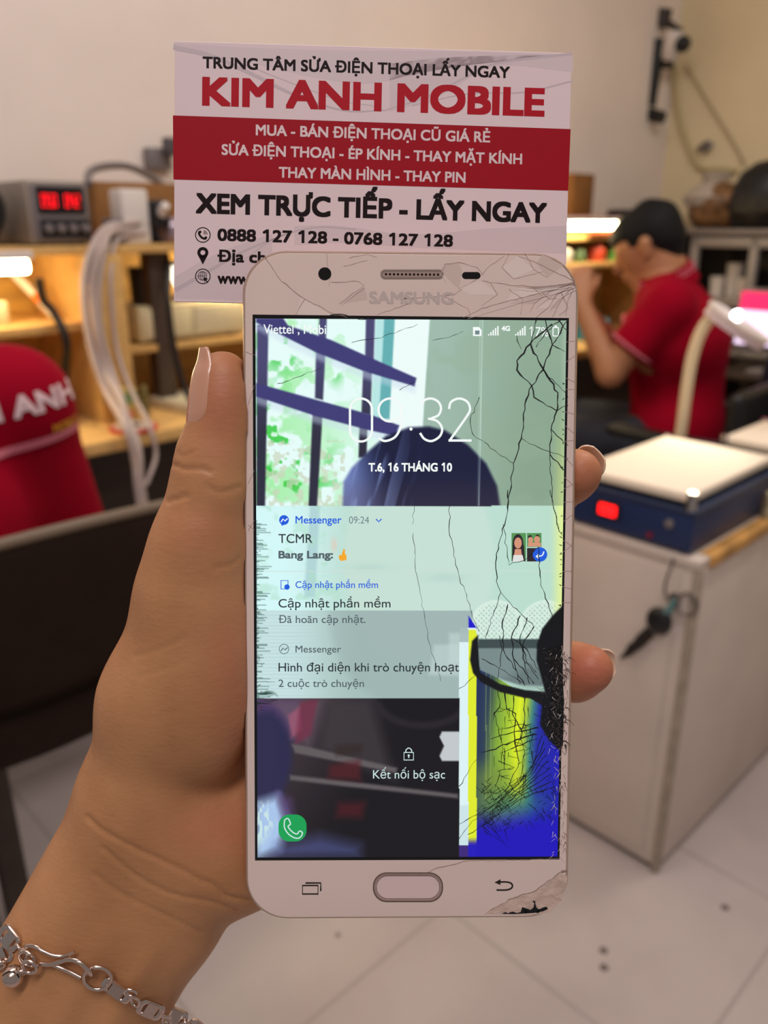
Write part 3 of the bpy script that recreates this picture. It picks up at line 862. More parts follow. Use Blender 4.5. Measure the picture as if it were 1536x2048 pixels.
# notification cards
inP = (Y > 1012) & (Y < 1397)
pc = mixc((214, 250, 250), (190, 224, 212), sstep(560, 720, X))
pc = pc * (1 - 0.55 * sstep(960, 1120, X))[:, None] + np.array((186, 224, 200)) * (0.55 * sstep(960, 1120, X))[:, None]
paint(pc, inP * 1.0)
paint((168, 205, 210), inP * soft(sd_poly(X, Y, [(620, 1011), (640, 1011), (630, 1195), (608, 1195)]), 6) * 0.7)
paint((176, 225, 200), inP * sstep(0.5, 0.7, fbm(X, Y, 24, 77)) * (X < 690) * (Y < 1200) * 0.5)
face_e = np.sqrt(((X - 838) / 152) ** 2 + ((Y - 1120) / 205) ** 2) - 1
paint((206, 228, 218), inP * np.clip(0.5 - face_e / 0.12, 0, 1) * 0.65)
paint((170, 205, 196), inP * np.exp(-(((X - 740) / 45) ** 2 + ((Y - 1135) / 9) ** 2)) * 0.3)
paint((170, 205, 196), inP * np.exp(-(((X - 890) / 45) ** 2 + ((Y - 1155) / 10) ** 2)) * 0.35)
paint((244, 190, 170), inP * np.exp(-(((X - 668) / 6) ** 2 + ((Y - 1090) / 14) ** 2)) * 0.5)
for cx in (993, 1092):
    e = np.sqrt(((X - cx) / 52) ** 2 + ((Y - 1250) / 50) ** 2) - 1
    dots = sstep(0.1, 0.5, np.cos(X * 0.62) * np.cos(Y * 0.62 + (X // 10) % 2 * 0))
    paint((226, 244, 232), inP * np.clip(0.5 - e / 0.06, 0, 1) * 0.75)
    paint((168, 200, 188), inP * np.clip(0.5 - (e + 0.12) / 0.06, 0, 1) * dots * 0.8)
low = (Y > 1221) & (Y < 1397) & (X < 945)
paint(mixc((196, 220, 218), (160, 182, 180), sstep(560, 720, X)), low * 0.72)
paint((120, 136, 140), low * np.clip(0.5 - (np.sqrt(((X - 838) / 180) ** 2 + ((Y - 1230) / 190) ** 2) - 1) / 0.1, 0, 1) * 0.18)
paint((165, 195, 215), low * (np.sin(Y * 0.9) > 0.2) * np.exp(-((X - 560) / 70) ** 2) * 0.25)
for p in ([(868, 1290), (918, 1288), (918, 1352), (858, 1350)], [(898, 1266), (945, 1266), (945, 1330), (898, 1326)]):
    paint((196, 216, 212), low * soft(sd_poly(X, Y, p), 8) * 0.6)
paint((206, 225, 218), inP * (np.abs(Y - 1142) < 1) * 0.7)
paint((232, 246, 150), inP * sstep(1098, 1124, X) * 0.85)
# dark lower part of the picture
lowd = Y >= 1397
dc = mixc((58, 48, 53), (20, 18, 22), sstep(590, 860, X + 0.55 * (Y - 1400)))
paint(dc, lowd * 1.0)
def lowpoly(rgb, pts, w=6, al=1.0): paint(rgb, lowd * soft(sd_poly(X, Y, pts), w) * al)
lowpoly((92, 62, 120), [(512, 1397), (600, 1397), (590, 1480), (512, 1440)], 30, 0.8)
lowpoly((100, 84, 96), [(540, 1397), (652, 1397), (620, 1500), (590, 1480)], 26, 0.7)
lowpoly((62, 56, 60), [(655, 1397), (742, 1397), (790, 1560), (640, 1500)], 30, 0.8)
paint((18, 16, 21), lowd * np.clip(0.5 - (np.sqrt(((X - 845) / 84) ** 2 + ((Y - 1396) / 44) ** 2) - 1) / 0.25, 0, 1) * 0.9)
lowpoly((40, 36, 42), arc((845, 1396), 100, 10, 170, 16, 62) + arc((845, 1396), 84, 170, 10, 16, 48), 8, 0.8)
lowpoly((150, 86, 110), [(577, 1430), (600, 1412), (604, 1460), (580, 1480)], 8, 0.9)
lowpoly((120, 40, 66), [(600, 1405), (636, 1397), (622, 1470), (590, 1490)], 10, 0.7)
paint((42, 40, 76), lowd * np.clip(0.5 - (np.sqrt(((X - 538) / 46) ** 2 + ((Y - 1510) / 88) ** 2) - 1) / 0.35, 0, 1))
lowpoly((44, 42, 76), [(510, 1430), (545, 1425), (566, 1590), (510, 1605)], 14, 0.9)
lowpoly((96, 90, 92), [(583, 1488), (600, 1490), (795, 1536), (792, 1546), (590, 1506)], 6, 1.0)
lowpoly((96, 90, 92), [(580, 1550), (700, 1563), (916, 1588), (916, 1597), (690, 1573), (580, 1560)], 6, 1.0)
lowpoly((90, 28, 34), [(660, 1530), (720, 1520), (722, 1562), (656, 1556)], 14, 0.7)
lowpoly((78, 22, 30), [(676, 1606), (730, 1604), (724, 1636), (672, 1634)], 18, 0.8)
lowpoly((44, 30, 24), [(670, 1490), (725, 1488), (722, 1508), (672, 1512)], 12, 0.5)
paint((170, 198, 236), lowd * soft(sd_poly(X, Y, [(510, 1605), (556, 1590), (575, 1640), (560, 1700), (510, 1720)]), 26))
paint((208, 236, 232), lowd * soft(sd_poly(X, Y, [(510, 1612), (534, 1608), (546, 1650), (510, 1700)]), 22) * sstep(0.35, 0.6, noise2(X * 2, Y, 9, 91)))
paint((84, 90, 150), lowd * soft(sd_poly(X, Y, [(555, 1690), (640, 1670), (720, 1690), (720, 1716), (540, 1716)]), 34) * 0.65)
lowpoly((96, 70, 130), [(556, 1585), (582, 1600), (590, 1650), (566, 1640)], 22, 0.7)
# tab shape beside the broken strip
lowpoly((196, 202, 206), [(884, 1463), (920, 1463), (920, 1522), (884, 1522), (879, 1512), (888, 1492), (879, 1474)], 3)
# broken part of the panel
bx = (X > 918.5) & (X < 936.5) & (Y > 1284)
paint((222, 244, 246), bx * 1.0)
paint((196, 222, 226), bx * (Y > 1610) * 0.6)
paint((62, 40, 122), bx * (Y > 1690) * 1.0)
paint((170, 190, 190), ((X > 918.5) & (X < 936.5) & (Y > 1256) & (Y <= 1284)) * 0.8)
yb = (X > 936.5) & (X < 953) & (Y > 1258)
paint((226, 238, 44), yb * 1.0)
paint((34, 22, 190), yb * sstep(1672, 1692, Y))
poly((24, 20, 205), [(937, 1231), (954, 1257), (937, 1257)], 1.5)
paint((228, 244, 240), ((X > 936) & (X < 953) & (np.abs(Y - 1257) < 1.6)) * 1.0)
db = (X > 953) & (Y > 1300) & (Y > 1330 + 0.62 * (X - 953))
t = (X - 953) / 170
curve = t + 0.06 * np.sin((Y - 1400) / 90) + np.clip((Y - 1560) / 420, 0, 1) * 0.25 * t
stops = [(0.0, (34, 46, 92)), (0.14, (46, 66, 84)), (0.27, (126, 165, 60)), (0.42, (176, 210, 48)), (0.52, (226, 242, 36)), (0.60, (172, 200, 60)), (0.68, (60, 126, 130)), (0.76, (34, 44, 160)), (1.2, (24, 16, 190))]
pr = np.zeros_like(C)
for k in range(3):
    pr[:, k] = np.interp(curve, [s[0] for s in stops], [s[1][k] for s in stops])
paint(pr, db * 1.0)
greeny = sstep(1500, 1560, Y) * (1 - sstep(1590, 1670, Y + 0.25 * (X - 1010)))
paint((118, 146, 62), db * greeny * np.exp(-((X - 985) / 46) ** 2) * 0.75)
paint((40, 104, 128), db * sstep(1560, 1620, Y) * (1 - sstep(1640, 1690, Y)) * np.exp(-((X - 1040) / 60) ** 2) * 0.8)
paint((28, 16, 186), db * sstep(1612, 1672, Y + 0.12 * (X - 960)))
paint((225, 240, 110), db * (np.abs(X - 972) < 1) * (Y < 1600) * 0.3)
paint((225, 240, 110), db * (np.abs(X - 981) < 0.9) * (Y < 1560) * 0.25)
# grey scrap of status bar inside the black ring
poly((12, 14, 18), [(944, 1282), (956, 1270), (960, 1345), (1000, 1368), (1050, 1380), (1095, 1384), (1110, 1400), (1050, 1396), (1000, 1384), (962, 1364), (946, 1346), (940, 1320)], 3)
poly((122, 140, 140), [(957, 1297), (1085, 1297), (1085, 1372), (1040, 1370), (1000, 1358), (960, 1340)], 3)
poly((62, 76, 78), [(957, 1278), (1085, 1278), (1085, 1297), (957, 1297)], 2)
paint((92, 108, 108), soft(sd_poly(X, Y, [(1010, 1358), (1060, 1330), (1090, 1340), (1090, 1376), (1050, 1374)]), 20) * 0.6)
# torn black hole on the right
poly((9, 11, 15), [(1126, 1210), (1104, 1232), (1084, 1258), (1074, 1288), (1073, 1320), (1082, 1352), (1090, 1384), (1084, 1410), (1080, 1450), (1098, 1480), (1118, 1500), (1126, 1500)], 3)
# ragged dead rows on the left edge
rag = (X < 513 + 10 * (np.random.default_rng(5).random(2000)[np.clip(Y.astype(int), 0, 1999)]) ** 3 * 3) & (Y > 1040) & (Y < 1400)
paint((60, 92, 84), rag * 0.55)
cl = sstep(0.55, 0.62, noise2(X * 0.35, Y * 2.2, 9, 66)) * soft(np.hypot((X - 530) / 1.5, Y - 1396) - 14, 10)
paint((14, 50, 36), cl * 0.9)

me = bpy.data.meshes.new('display')
ii = np.arange(NXD * NYD).reshape(NYD, NXD)
Q = np.stack([ii[:-1, :-1], ii[1:, :-1], ii[1:, 1:], ii[:-1, 1:]], -1).reshape(-1, 4)
me.from_pydata(DV.tolist(), [], Q.tolist())
at = me.color_attributes.new('picture', 'FLOAT_COLOR', 'POINT')
Cn = np.clip(C / 255, 0, 1)
Cl = np.where(Cn <= 0.04045, Cn / 12.92, ((Cn + 0.055) / 1.055) ** 2.4)
at.data.foreach_set('color', np.column_stack([Cl, np.ones(len(Cl))]).astype(np.float32).ravel())
m_disp = bpy.data.materials.new('lit_display')
m_disp.use_nodes = True
nt = m_disp.node_tree
b = nt.nodes['Principled BSDF']
b.inputs['Base Color'].default_value = (0.01, 0.01, 0.012, 1)
b.inputs['Roughness'].default_value = 0.12
b.inputs['Specular IOR Level'].default_value = 0.25
an = nt.nodes.new('ShaderNodeVertexColor'); an.layer_name = 'picture'
nt.links.new(an.outputs['Color'], b.inputs['Emission Color'])
SCREEN = 0.97
b.inputs['Emission Strength'].default_value = SCREEN
me.materials.append(m_disp)
display = bpy.data.objects.new('display', me)
COL.objects.link(display)
display.parent = phone
tag(display, 'lit lock screen with glitched blue and yellow strip')

def glow(name, rgb): return mat(name, (12, 12, 14), 0.3, emit=SCREEN, emit_rgb=rgb)
g_white = glow('screen_white', (246, 252, 250)); g_grey = glow('screen_grey', (112, 134, 140)); g_slate = glow('screen_slate', (84, 98, 104))
g_ink = glow('screen_ink', (40, 48, 54)); g_blue = glow('screen_blue', (26, 92, 222)); g_dim = glow('screen_dim', (205, 230, 226)); g_green = glow('screen_green', (22, 160, 84))
# clock digits, drawn as thin strokes
S = 4.6
dg_ = []
def rr(cx, cy, w, h):  # oval zero
    return arc((cx, cy - h / 2 + w / 2), w / 2, 180, 360, 14) + arc((cx, cy + h / 2 - w / 2), w / 2, 0, 180, 14)
dg_ += outline_px(rr(722, 840, 44, 86), S)
dg_ += ribbon(arc((780, 820), 23, 40, 400, 30, 23), S, n=1)
dg_ += ribbon([(803, 820), (804, 838), (800, 858), (789, 875), (770, 882), (757, 876)], S, n=5)
dg_ += [disc((822, 833), 3.2), disc((822, 858), 3.2)]
dg_ += ribbon([(842, 812), (848, 801), (862, 797), (876, 803), (882, 816), (877, 830), (862, 837)], S, n=5)
dg_ += ribbon([(856, 837), (874, 842), (884, 856), (880, 872), (864, 882), (849, 878), (840, 866)], S, n=5)
dg_ += ribbon([(898, 818), (902, 804), (918, 797), (934, 803), (940, 817), (934, 832), (900, 880)], S, n=5)
dg_ += ribbon([(897, 881), (943, 881)], S, n=1)
flat('clock_digits', dg_, g_white, display, Z3, ph)
text_on('date_text', 'T.6, 16 THÁNG 10', (737, 943), (904, 943), 17, g_white, display, ph, Z3, 0.045)
text_on('carrier_text', 'Viettel , Mobi', (527, 667), (652, 668), 18, g_white, display, ph, Z3, 0.01)
ic = []
ic += [[(946, 654), (958, 654), (963, 660), (963, 672), (946, 672)]]
for x0 in (976, 1030):
    for k in range(5):
        ic.append([(x0 + k * 4.6, 671 - 3 - k * 4), (x0 + k * 4.6 + 2.8, 671 - 3 - k * 4), (x0 + k * 4.6 + 2.8, 671), (x0 + k * 4.6, 671)])
ic += outline_px(round_rect(1106, 655, 1117, 672, 1.5, 3), 2.0) + [[(1109, 651), (1114, 651), (1114, 654), (1109, 654)]]
flat('status_icons', ic, g_white, display, Z3, ph)
flat('sim_slot', [[(950, 661), (959, 661), (959, 669), (950, 669)]], g_grey, display, Z4, ph)
join_text('status_text', [('4G', (1003, 662), (1020, 662), 10, .06), ('17%', (1058, 672), (1097, 673), 18, .0)], g_white, display, ph, Z3)
# notifications
join_text('notification_heading', [('Messenger', (591, 1047), (683, 1047), 15, .02), ('Cập nhật phần mềm', (591, 1176), (756, 1176), 13.5, .01)], g_blue, display, ph, Z3)
join_text('notification_title', [('TCMR', (557, 1086), (625, 1086), 18, .01), ('Cập nhật phần mềm', (557, 1215), (781, 1215), 17, .01), ('Hình đại diện khi trò chuyện hoạt', (557, 1343), (918, 1343), 17.5, .01)], g_ink, display, ph, Z3)
join_text('notification_line', [('Bang Lang:', (557, 1117), (666, 1117), 15.5, .05), ('Đã hoãn cập nhật.', (557, 1246), (731, 1246), 15, .01), ('2 cuộc trò chuyện', (557, 1374), (728, 1374), 15, .01), ('Messenger', (591, 1305), (682, 1305), 14, .01)], g_slate, display, ph, Z3)
text_on('notification_time', '09:24', (698, 1047), (738, 1047), 14, g_grey, display, ph, Z3, 0)
mi = [disc((568, 1040), 9.8)] + [[(561, 1046), (564, 1052), (570, 1048)]] + ribbon([(752, 1038), (757.5, 1043.5), (763, 1038)], 2.4, n=1)
flat('messenger_icon', mi, g_blue, display, Z3, ph)
flat('messenger_bolt', ribbon([(562, 1044), (566, 1038), (570, 1042), (575, 1037)], 2.4, n=1), g_white, display, Z4, ph)
flat('messenger_outline', ring_px((568, 1298), 9.5, 1.3) + ribbon([(562, 1302), (566, 1296), (570, 1300), (575, 1295)], 2.2, n=1), g_slate, display, Z3, ph)
up = outline_px([(562, 1161), (576, 1161), (576, 1178), (562, 1178)], 2) + [disc((574, 1174), 5.4)]
flat('update_icon', up, g_blue, display, Z3, ph)
flat('thumb_emoji', [[(683, 1110), (687, 1098), (690, 1099), (690, 1108), (693, 1110), (693, 1120), (682, 1122), (678, 1118), (678, 1110)]], glow('emoji_yellow', (246, 170, 40)), display, Z3, ph)
# little picture tiles
tile_c = {'tile_face': (214, 150, 122), 'tile_hair': (44, 34, 40), 'tile_green': (84, 150, 84), 'tile_white': (226, 226, 224), 'tile_red': (176, 70, 50)}
flat('avatar_background', [[(1023, 1066), (1052, 1066), (1052, 1123), (1023, 1123)], [(1054, 1066), (1083, 1066), (1083, 1094), (1054, 1094)]], glow('tile_green', tile_c['tile_green']), display, Z3, ph)
flat('avatar_hair', [disc((1036, 1088), 11, 20, 20), [(1025, 1090), (1048, 1090), (1050, 1123), (1024, 1123)], disc((1060, 1074), 4), disc((1075, 1073), 4), [(1054, 1096), (1083, 1096), (1083, 1123), (1054, 1123)]], glow('tile_hair', tile_c['tile_hair']), display, Z4, ph)
flat('avatar_face', [disc((1036, 1086), 7.5, 20, 11), [(1030, 1098), (1042, 1098), (1044, 1112), (1028, 1112)], disc((1061, 1080), 5, 14, 6), disc((1074, 1079), 6, 14, 7), [(1056, 1085), (1082, 1085), (1082, 1093), (1056, 1093)]], glow('tile_face', tile_c['tile_face']), display, Z5, ph)
flat('avatar_blouse', [[(1027, 1110), (1045, 1110), (1048, 1123), (1025, 1123)]], glow('tile_white', tile_c['tile_white']), display, Z5 + 1e-5, ph)
flat('reply_badge', [disc((1080, 1109), 14.5)], g_blue, display, Z5 + 1e-5, ph)
flat('reply_arrow', ribbon([(1088, 1103), (1084, 1111), (1073, 1113)], 2.2, n=4) + ribbon([(1078, 1108), (1072, 1113), (1078, 1117)], 2.2, n=1), g_white, display, Z5 + 2e-5, ph)
# lock, hint and dialler
lk = outline_px([(808, 1505), (827, 1505), (827, 1520), (808, 1520)], 2) + ribbon([(812, 1505), (812, 1500), (817.5, 1496), (823, 1500), (823, 1505)], 2, n=4) + [disc((817.5, 1511), 2.2), [(816.5, 1511), (818.5, 1511), (818.5, 1516), (816.5, 1516)]]
flat('lock_icon', lk, g_dim, display, Z3, ph)
text_on('hint_text', 'Kết nối bộ sạc', (746, 1557), (890, 1557), 17, g_dim, display, ph, Z3, 0)
flat('dialler_tile', [round_rect(557, 1629, 613, 1683, 22)], g_green, display, Z3, ph)
hs = [(569, 1640), (576, 1637), (581, 1648), (576, 1653), (585, 1664), (594, 1668), (599, 1662), (605, 1666), (600, 1675), (590, 1676), (577, 1668), (569, 1655)]
flat('dialler_handset', outline_px([tuple(p[:2]) for p in curve_pts([(x, y, 0) for x, y in hs + hs[:1]], 4)][:-1], 2.4), g_dim, display, Z4, ph)

# face details
flat('front_camera', [disc((649.5, 547.5), 13)], m_black, phone, Z2, ph)
m_steel = mat('polished_steel', (196, 176, 166), 0.25, 0.9)
flat('earpiece_rim', outline_px(round_rect(763, 541, 885, 556, 7.2, 8), 4), m_steel, phone, Z4, ph)
ear = flat('earpiece', [round_rect(764, 542, 884, 555, 6.4, 8)], mat('earpiece_grille', (176, 152, 142), 0.4, 0.5), phone, Z2, ph)
flat('earpiece_holes', [disc((772 + k * 8.0, 548.5 + 0.06 * k), 2.5, 12) for k in range(14)], m_black, ear, Z3, ph)
flat('proximity_sensor', [round_rect(924, 544, 961, 558, 7, 8)], m_black, phone, Z2, ph)
text_on('maker_lettering', 'SAMSUNG', (738, 607), (907, 609), 24, mat('logo_silver', (206, 188, 182), 0.35, 0.1), phone, ph, Z2, 0.05)
# home key
def px_ring_solid(name, loop, w, h, material, parent):
    L = np.array(loop, float); n = len(L)
    T = np.roll(L, -1, 0) - np.roll(L, 1, 0); T /= np.linalg.norm(T, axis=1)[:, None]
    N = np.stack([-T[:, 1], T[:, 0]], 1)
    prof = [(0.5, 0), (0.35, h), (-0.35, h), (-0.5, 0)]
    V = [tuple(ph(*(L[i] + N[i] * w * a), z)) for a, z in prof for i in range(n)]
    Fs = [(r * n + i, r * n + (i + 1) % n, (r + 1) * n + (i + 1) % n, (r + 1) * n + i) for r in range(3) for i in range(n)]
    return make_mesh(name, V, Fs, material, parent)
hk = round_rect(749, 1748, 883, 1801, 25, 10)
home = flat('home_key', [round_rect(751, 1750, 881, 1799, 24, 10)], mat('home_key_white', (226, 200, 198), 0.3), phone, Z3, ph)
px_ring_solid('home_key_ring', hk, 4.2, 0.00025, mat('copper_ring', (200, 170, 156), 0.3, 0.75), home)
flat('home_key_gap', outline_px(round_rect(746.5, 1745.5, 885.5, 1803.5, 27, 10), 1.1) + outline_px(round_rect(752.5, 1751.5, 879.5, 1797.5, 23, 10), 1.2), m_dark, home, Z4, ph)
flat('recents_mark', outline_px([(605, 1771), (636, 1771), (636, 1788), (605, 1788)], 3.2) + ribbon([(611, 1766), (641.5, 1766), (641.5, 1782)], 3.2, n=1), m_dark, phone, Z2, ph)
flat('back_mark', ribbon([(993, 1780), (1012, 1780), (1022, 1777), (1025, 1771), (1021, 1766), (1012, 1764), (998, 1764)], 3.3, n=4) + [[(989, 1765), (1001, 1758.5), (1001, 1770)]], m_dark, phone, Z2, ph)

# cracks in the glass
zz = lambda pts, ox, oy, k=2.194: [(ox + x / k, oy + y / k) for x, y in pts]
def jag(pts, amp=2.2, step=9):
    out = []
    for p, q in zip(pts[:-1], pts[1:]):
        L = np.hypot(q[0] - p[0], q[1] - p[1]); n = max(1, int(L / step))
        for k in range(n):
            t = k / n
            j = amp if k else 0
            out.append((p[0] + (q[0] - p[0]) * t + random.uniform(-j, j), p[1] + (q[1] - p[1]) * t + random.uniform(-j, j)))
    return out + [pts[-1]]
dark, pale = [], []
for pts, w in (([(1370, 370), (1275, 455), (1215, 530), (1215, 570), (1280, 640), (1250, 720), (1235, 870), (1200, 980), (1175, 1190)], 3.0),
               ([(1340, 350), (1370, 460), (1330, 570), (1280, 640), (1290, 690), (1390, 750), (1440, 725)], 3.0),
               ([(1275, 455), (1320, 550), (1395, 670), (1390, 750), (1365, 830), (1360, 940), (1420, 1010)], 3.0),
               ([(1440, 350), (1370, 460), (1425, 490)], 2.4), ([(1300, 350), (1275, 455)], 2), ([(1390, 345), (1440, 400)], 2.2), ([(1410, 350), (1345, 400), (1300, 470)], 2.0),
               ([(1330, 570), (1400, 640), (1440, 690)], 2.0), ([(1215, 420), (1235, 480)], 1.6), ([(1360, 940), (1370, 1150), (1400, 1280)], 1.6),
               ([(1365, 830), (1440, 900)], 2.0), ([(1235, 870), (1330, 920), (1440, 960)], 1.2), ([(1050, 690), (1010, 790), (1020, 850), (1200, 980)], 1.3),
               ([(490, 450), (620, 430), (780, 370)], 1.2), ([(165, 630), (260, 600), (355, 560)], 1.2), ([(845, 440), (900, 430), (980, 400)], 1.1), ([(700, 660), (770, 620)], 1.0),
               ([(395, 330), (440, 325), (540, 350), (570, 345)], 1.6)):
    dark += ribbon(jag(zz(pts, 480, 480)), w, w * 0.6, n=1, rough=0.45)
for pts, w in (([(765, 70), (757, 150)], 0.8), ([(760, 190), (775, 370), (830, 670), (880, 840)], 0.9), ([(920, 70), (920, 200), (960, 370), (1010, 520), (1050, 620)], 1.3),
               ([(1175, 0), (1175, 90), (1125, 280), (1125, 400), (1145, 450), (1110, 550), (1075, 650)], 1.9), ([(1155, 150), (1180, 330), (1260, 300), (1310, 250)], 1.5),
               ([(1310, 250), (1320, 420), (1385, 590)], 1.7), ([(1360, 0), (1390, 150), (1415, 200)], 1.4), ([(1145, 450), (1230, 540), (1290, 600)], 1.4),
               ([(1175, 500), (1150, 600), (1155, 700), (1200, 780), (1250, 860)], 2.2), ([(1230, 550), (1190, 650), (1200, 740), (1290, 850)], 2.2), ([(1290, 600), (1240, 680), (1260, 760), (1310, 830)], 2.2),
               ([(1190, 650), (1260, 700), (1310, 790)], 1.8), ([(1260, 560), (1230, 640), (1240, 740), (1300, 800)], 1.6), ([(1060, 740), (1120, 770), (1180, 810), (1250, 850)], 1.4),
               ([(1140, 640), (1150, 700), (1130, 830)], 1.4), ([(1200, 740), (1230, 850)], 1.6), ([(1240, 680), (1250, 760), (1270, 850)], 1.6)):
    dark += ribbon(jag(zz(pts, 480, 980)), w, w * 0.7, n=1, rough=0.45)
for pts, w in (([(1130, 70), (1140, 140), (1115, 170), (1150, 300), (1160, 420)], 1.8), ([(1160, 60), (1170, 150), (1210, 170), (1205, 300), (1225, 380), (1165, 510)], 2.2),
               ([(1200, 90), (1195, 170), (1240, 250), (1210, 330)], 2.0), ([(1245, 80), (1250, 170), (1230, 280), (1250, 340), (1230, 470)], 1.8), ([(1300, 260), (1230, 280), (1100, 330), (1060, 340)], 2.4),
               ([(1310, 230), (1200, 250), (1100, 280)], 2.2), ([(1305, 280), (1220, 310), (1140, 345)], 2.0), ([(1280, 330), (1290, 390), (1230, 470), (1130, 560), (1060, 600), (960, 655)], 1.8),
               ([(1280, 215), (1200, 225), (1130, 240)], 1.6), ([(960, 490), (1000, 430), (1040, 370)], 1.3), ([(1035, 490), (1070, 520), (1130, 520), (1200, 480), (1250, 440)], 1.3), ([(960, 720), (1020, 640), (1100, 580), (1170, 500)], 1.3),
               ([(1000, 700), (1100, 640), (1200, 540), (1270, 440)], 1.3), ([(1260, 430), (1230, 560), (1180, 600)], 1.2), ([(960, 60), (1000, 30), (1035, 0)], 1.0)):
    dark += ribbon(jag(zz(pts, 480, 1350)), w, w * 0.6, n=1, rough=0.45)
# fine web in the lower right of the display
for k in range(190):
    a = random.uniform(0, 1)
    x, y = 960 + 150 * random.random(), 1560 + 105 * random.random()
    if (x - 960) * 0.35 + (y - 1560) > 120: continue
    ang = radians(random.choice((-35, -42, 40, 55, 62)) + random.uniform(-14, 14))
    L = random.uniform(5, 22)
    dark += ribbon(jag([(x, y), (x + L * cos(ang), y + L * sin(ang))], 1.0, 5), random.uniform(0.7, 1.7), 0.5, n=1)
for k in range(46):
    y0 = random.uniform(1410, 1560); x0 = random.uniform(985, 1070)
    ang = radians(random.choice((82, 96, 12, -14, 88)) + random.uniform(-14, 14)); L = random.uniform(10, 44)
    dark += ribbon(jag([(x0, y0), (x0 + L * cos(ang), y0 + L * sin(ang))], 1.4, 6), random.uniform(0.8, 1.8), 0.6, n=1)
for k in range(9):   # fan from the torn edge down to the left
    x1, y1 = 1085 + k * 3, 1470 + k * 13
    dark += ribbon(jag([(x1, y1), (1066 - k * 2, 1530 + k * 8), (1010 - k * 6, 1588 + k * 8), (952 + k * 8, 1622 + k * 9)], 2, 12), 1.6, 0.7, n=1, rough=.4)
for k in range(46):  # grit along the left edge
    y = random.uniform(1050, 1420); L = random.uniform(1.5, 5) if y < 1355 else random.uniform(3, 20)
    x = 514 + (random.uniform(0, 30) if y > 1360 else 0)
    dark += ribbon([(x, y), (x + L, y + random.uniform(-1, 1))], 1.0, 0.5, n=1)
for k in range(26):
    y = random.uniform(760, 1230); L = random.uniform(2, 6)
    dark += ribbon([(1131 - (y - 640) * 0.016, y), (1131 - (y - 640) * 0.016 - L, y + random.uniform(-4, 4))], 2.2, 0.8, n=1)
m_crack = mat('crack_line', (16, 20, 22), 0.6)
flat('display_cracks', dark, m_crack, phone, 0.00014, ph)
# cracks of the white face
fc = []
for pts, w in (([(110, 75), (180, 180), (270, 250), (400, 320), (470, 340)], 1.3), ([(285, 258), (245, 328)], 1.3), ([(380, 60), (385, 120), (400, 150), (390, 200)], 1.3),
               ([(400, 185), (520, 182), (545, 200), (435, 280)], 1.2), ([(480, 80), (560, 62), (600, 75)], 1.0), ([(455, 115), (560, 90)], 1.0), ([(740, 280), (600, 330)], 1.0), ([(700, 260), (780, 255), (940, 240), (975, 215)], 1.6), ([(720, 255), (770, 262)], 3.0),
               ([(880, 140), (900, 105), (960, 98), (1040, 120), (1065, 150), (1010, 190), (960, 215)], 1.3), ([(1065, 150), (1100, 110), (1160, 70)], 1.1),
               ([(1470, 185), (1340, 205), (1200, 200), (1060, 180)], 1.5), ([(1470, 188), (1330, 230), (1170, 270), (1060, 300), (980, 340)], 1.6), ([(1470, 190), (1360, 225), (1290, 280), (1270, 320)], 1.5),
               ([(1470, 192), (1390, 240), (1350, 300), (1300, 340)], 1.5), ([(1470, 195), (1420, 250), (1390, 300), (1370, 340)], 1.5), ([(1470, 195), (1440, 260), (1430, 330)], 1.5),
               ([(1470, 180), (1400, 150), (1300, 100), (1220, 70)], 1.2), ([(1470, 175), (1420, 110), (1330, 62)], 1.2), ([(1180, 60), (1150, 120), (1200, 170), (1330, 140)], 1.0), ([(1330, 235), (1360, 260), (1390, 255)], 1.3),
               ([(1250, 60), (1290, 130), (1350, 165)], 1.0), ([(1100, 190), (1130, 240), (1060, 290)], 1.2), ([(900, 250), (1000, 300), (1010, 340)], 1.0), ([(1180, 215), (1240, 260), (1230, 330)], 1.0), ([(1290, 210), (1330, 250)], 1.2), ([(1410, 230), (1440, 300), (1400, 330)], 1.3),
               ([(25, 490), (70, 505), (120, 495)], 1.0)):
    fc += ribbon(jag(zz(pts, 480, 480), 1.2), w, w * 0.5, n=1, rough=.4)
for k in range(17):
    y = 690 + k * 32 + random.uniform(-8, 8)
    fc += ribbon([(1131 - (y - 640) * 0.017, y), (1150 - (y - 640) * 0.011, y + random.uniform(-16, 22))], 1.2, 0.6, n=1)
for y, dy in ((770, 40), (940, 28), (1060, -10), (1040, 22)):
    fc += ribbon([(496, y + dy), (509, y)], 1.0, 0.6, n=1)
for k in range(70):
    y = 1290 + random.uniform(0, 410); x = 1128 - (y - 1290) * 0.014 + random.uniform(-6, 9)
    fc += ribbon([(x, y), (x + random.uniform(-7, 7), y + random.uniform(4, 18))], random.uniform(0.8, 2.4), 0.6, n=1)
fc += ribbon(jag(zz([(820, 870), (870, 845), (1000, 815), (1260, 812), (1400, 805)], 480, 1350), 1.2), 1.4, 0.9, n=1, rough=.3)
fc += ribbon(jag(zz([(1075, 1050), (1180, 985), (1300, 945), (1400, 868), (1440, 860)], 480, 1350), 1.5), 2.0, 1.4, n=1, rough=.4)
fc += ribbon(jag([(1122, 1744), (1132, 1742), (1134, 1748)], 1), 6, 3, n=1)
flat('face_cracks', fc, mat('crack_shade', (164, 136, 126), 0.6), phone, 0.00003, ph)
hl = []  # white highlights painted along the face cracks, plus loose splinters by the torn edge
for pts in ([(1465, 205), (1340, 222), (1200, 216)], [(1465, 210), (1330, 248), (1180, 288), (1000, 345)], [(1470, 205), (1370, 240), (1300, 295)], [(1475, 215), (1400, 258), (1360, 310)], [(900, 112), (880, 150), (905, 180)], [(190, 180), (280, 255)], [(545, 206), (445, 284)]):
    hl += ribbon(jag(zz(pts, 480, 480), 1.0), 1.5, 0.6, n=1)
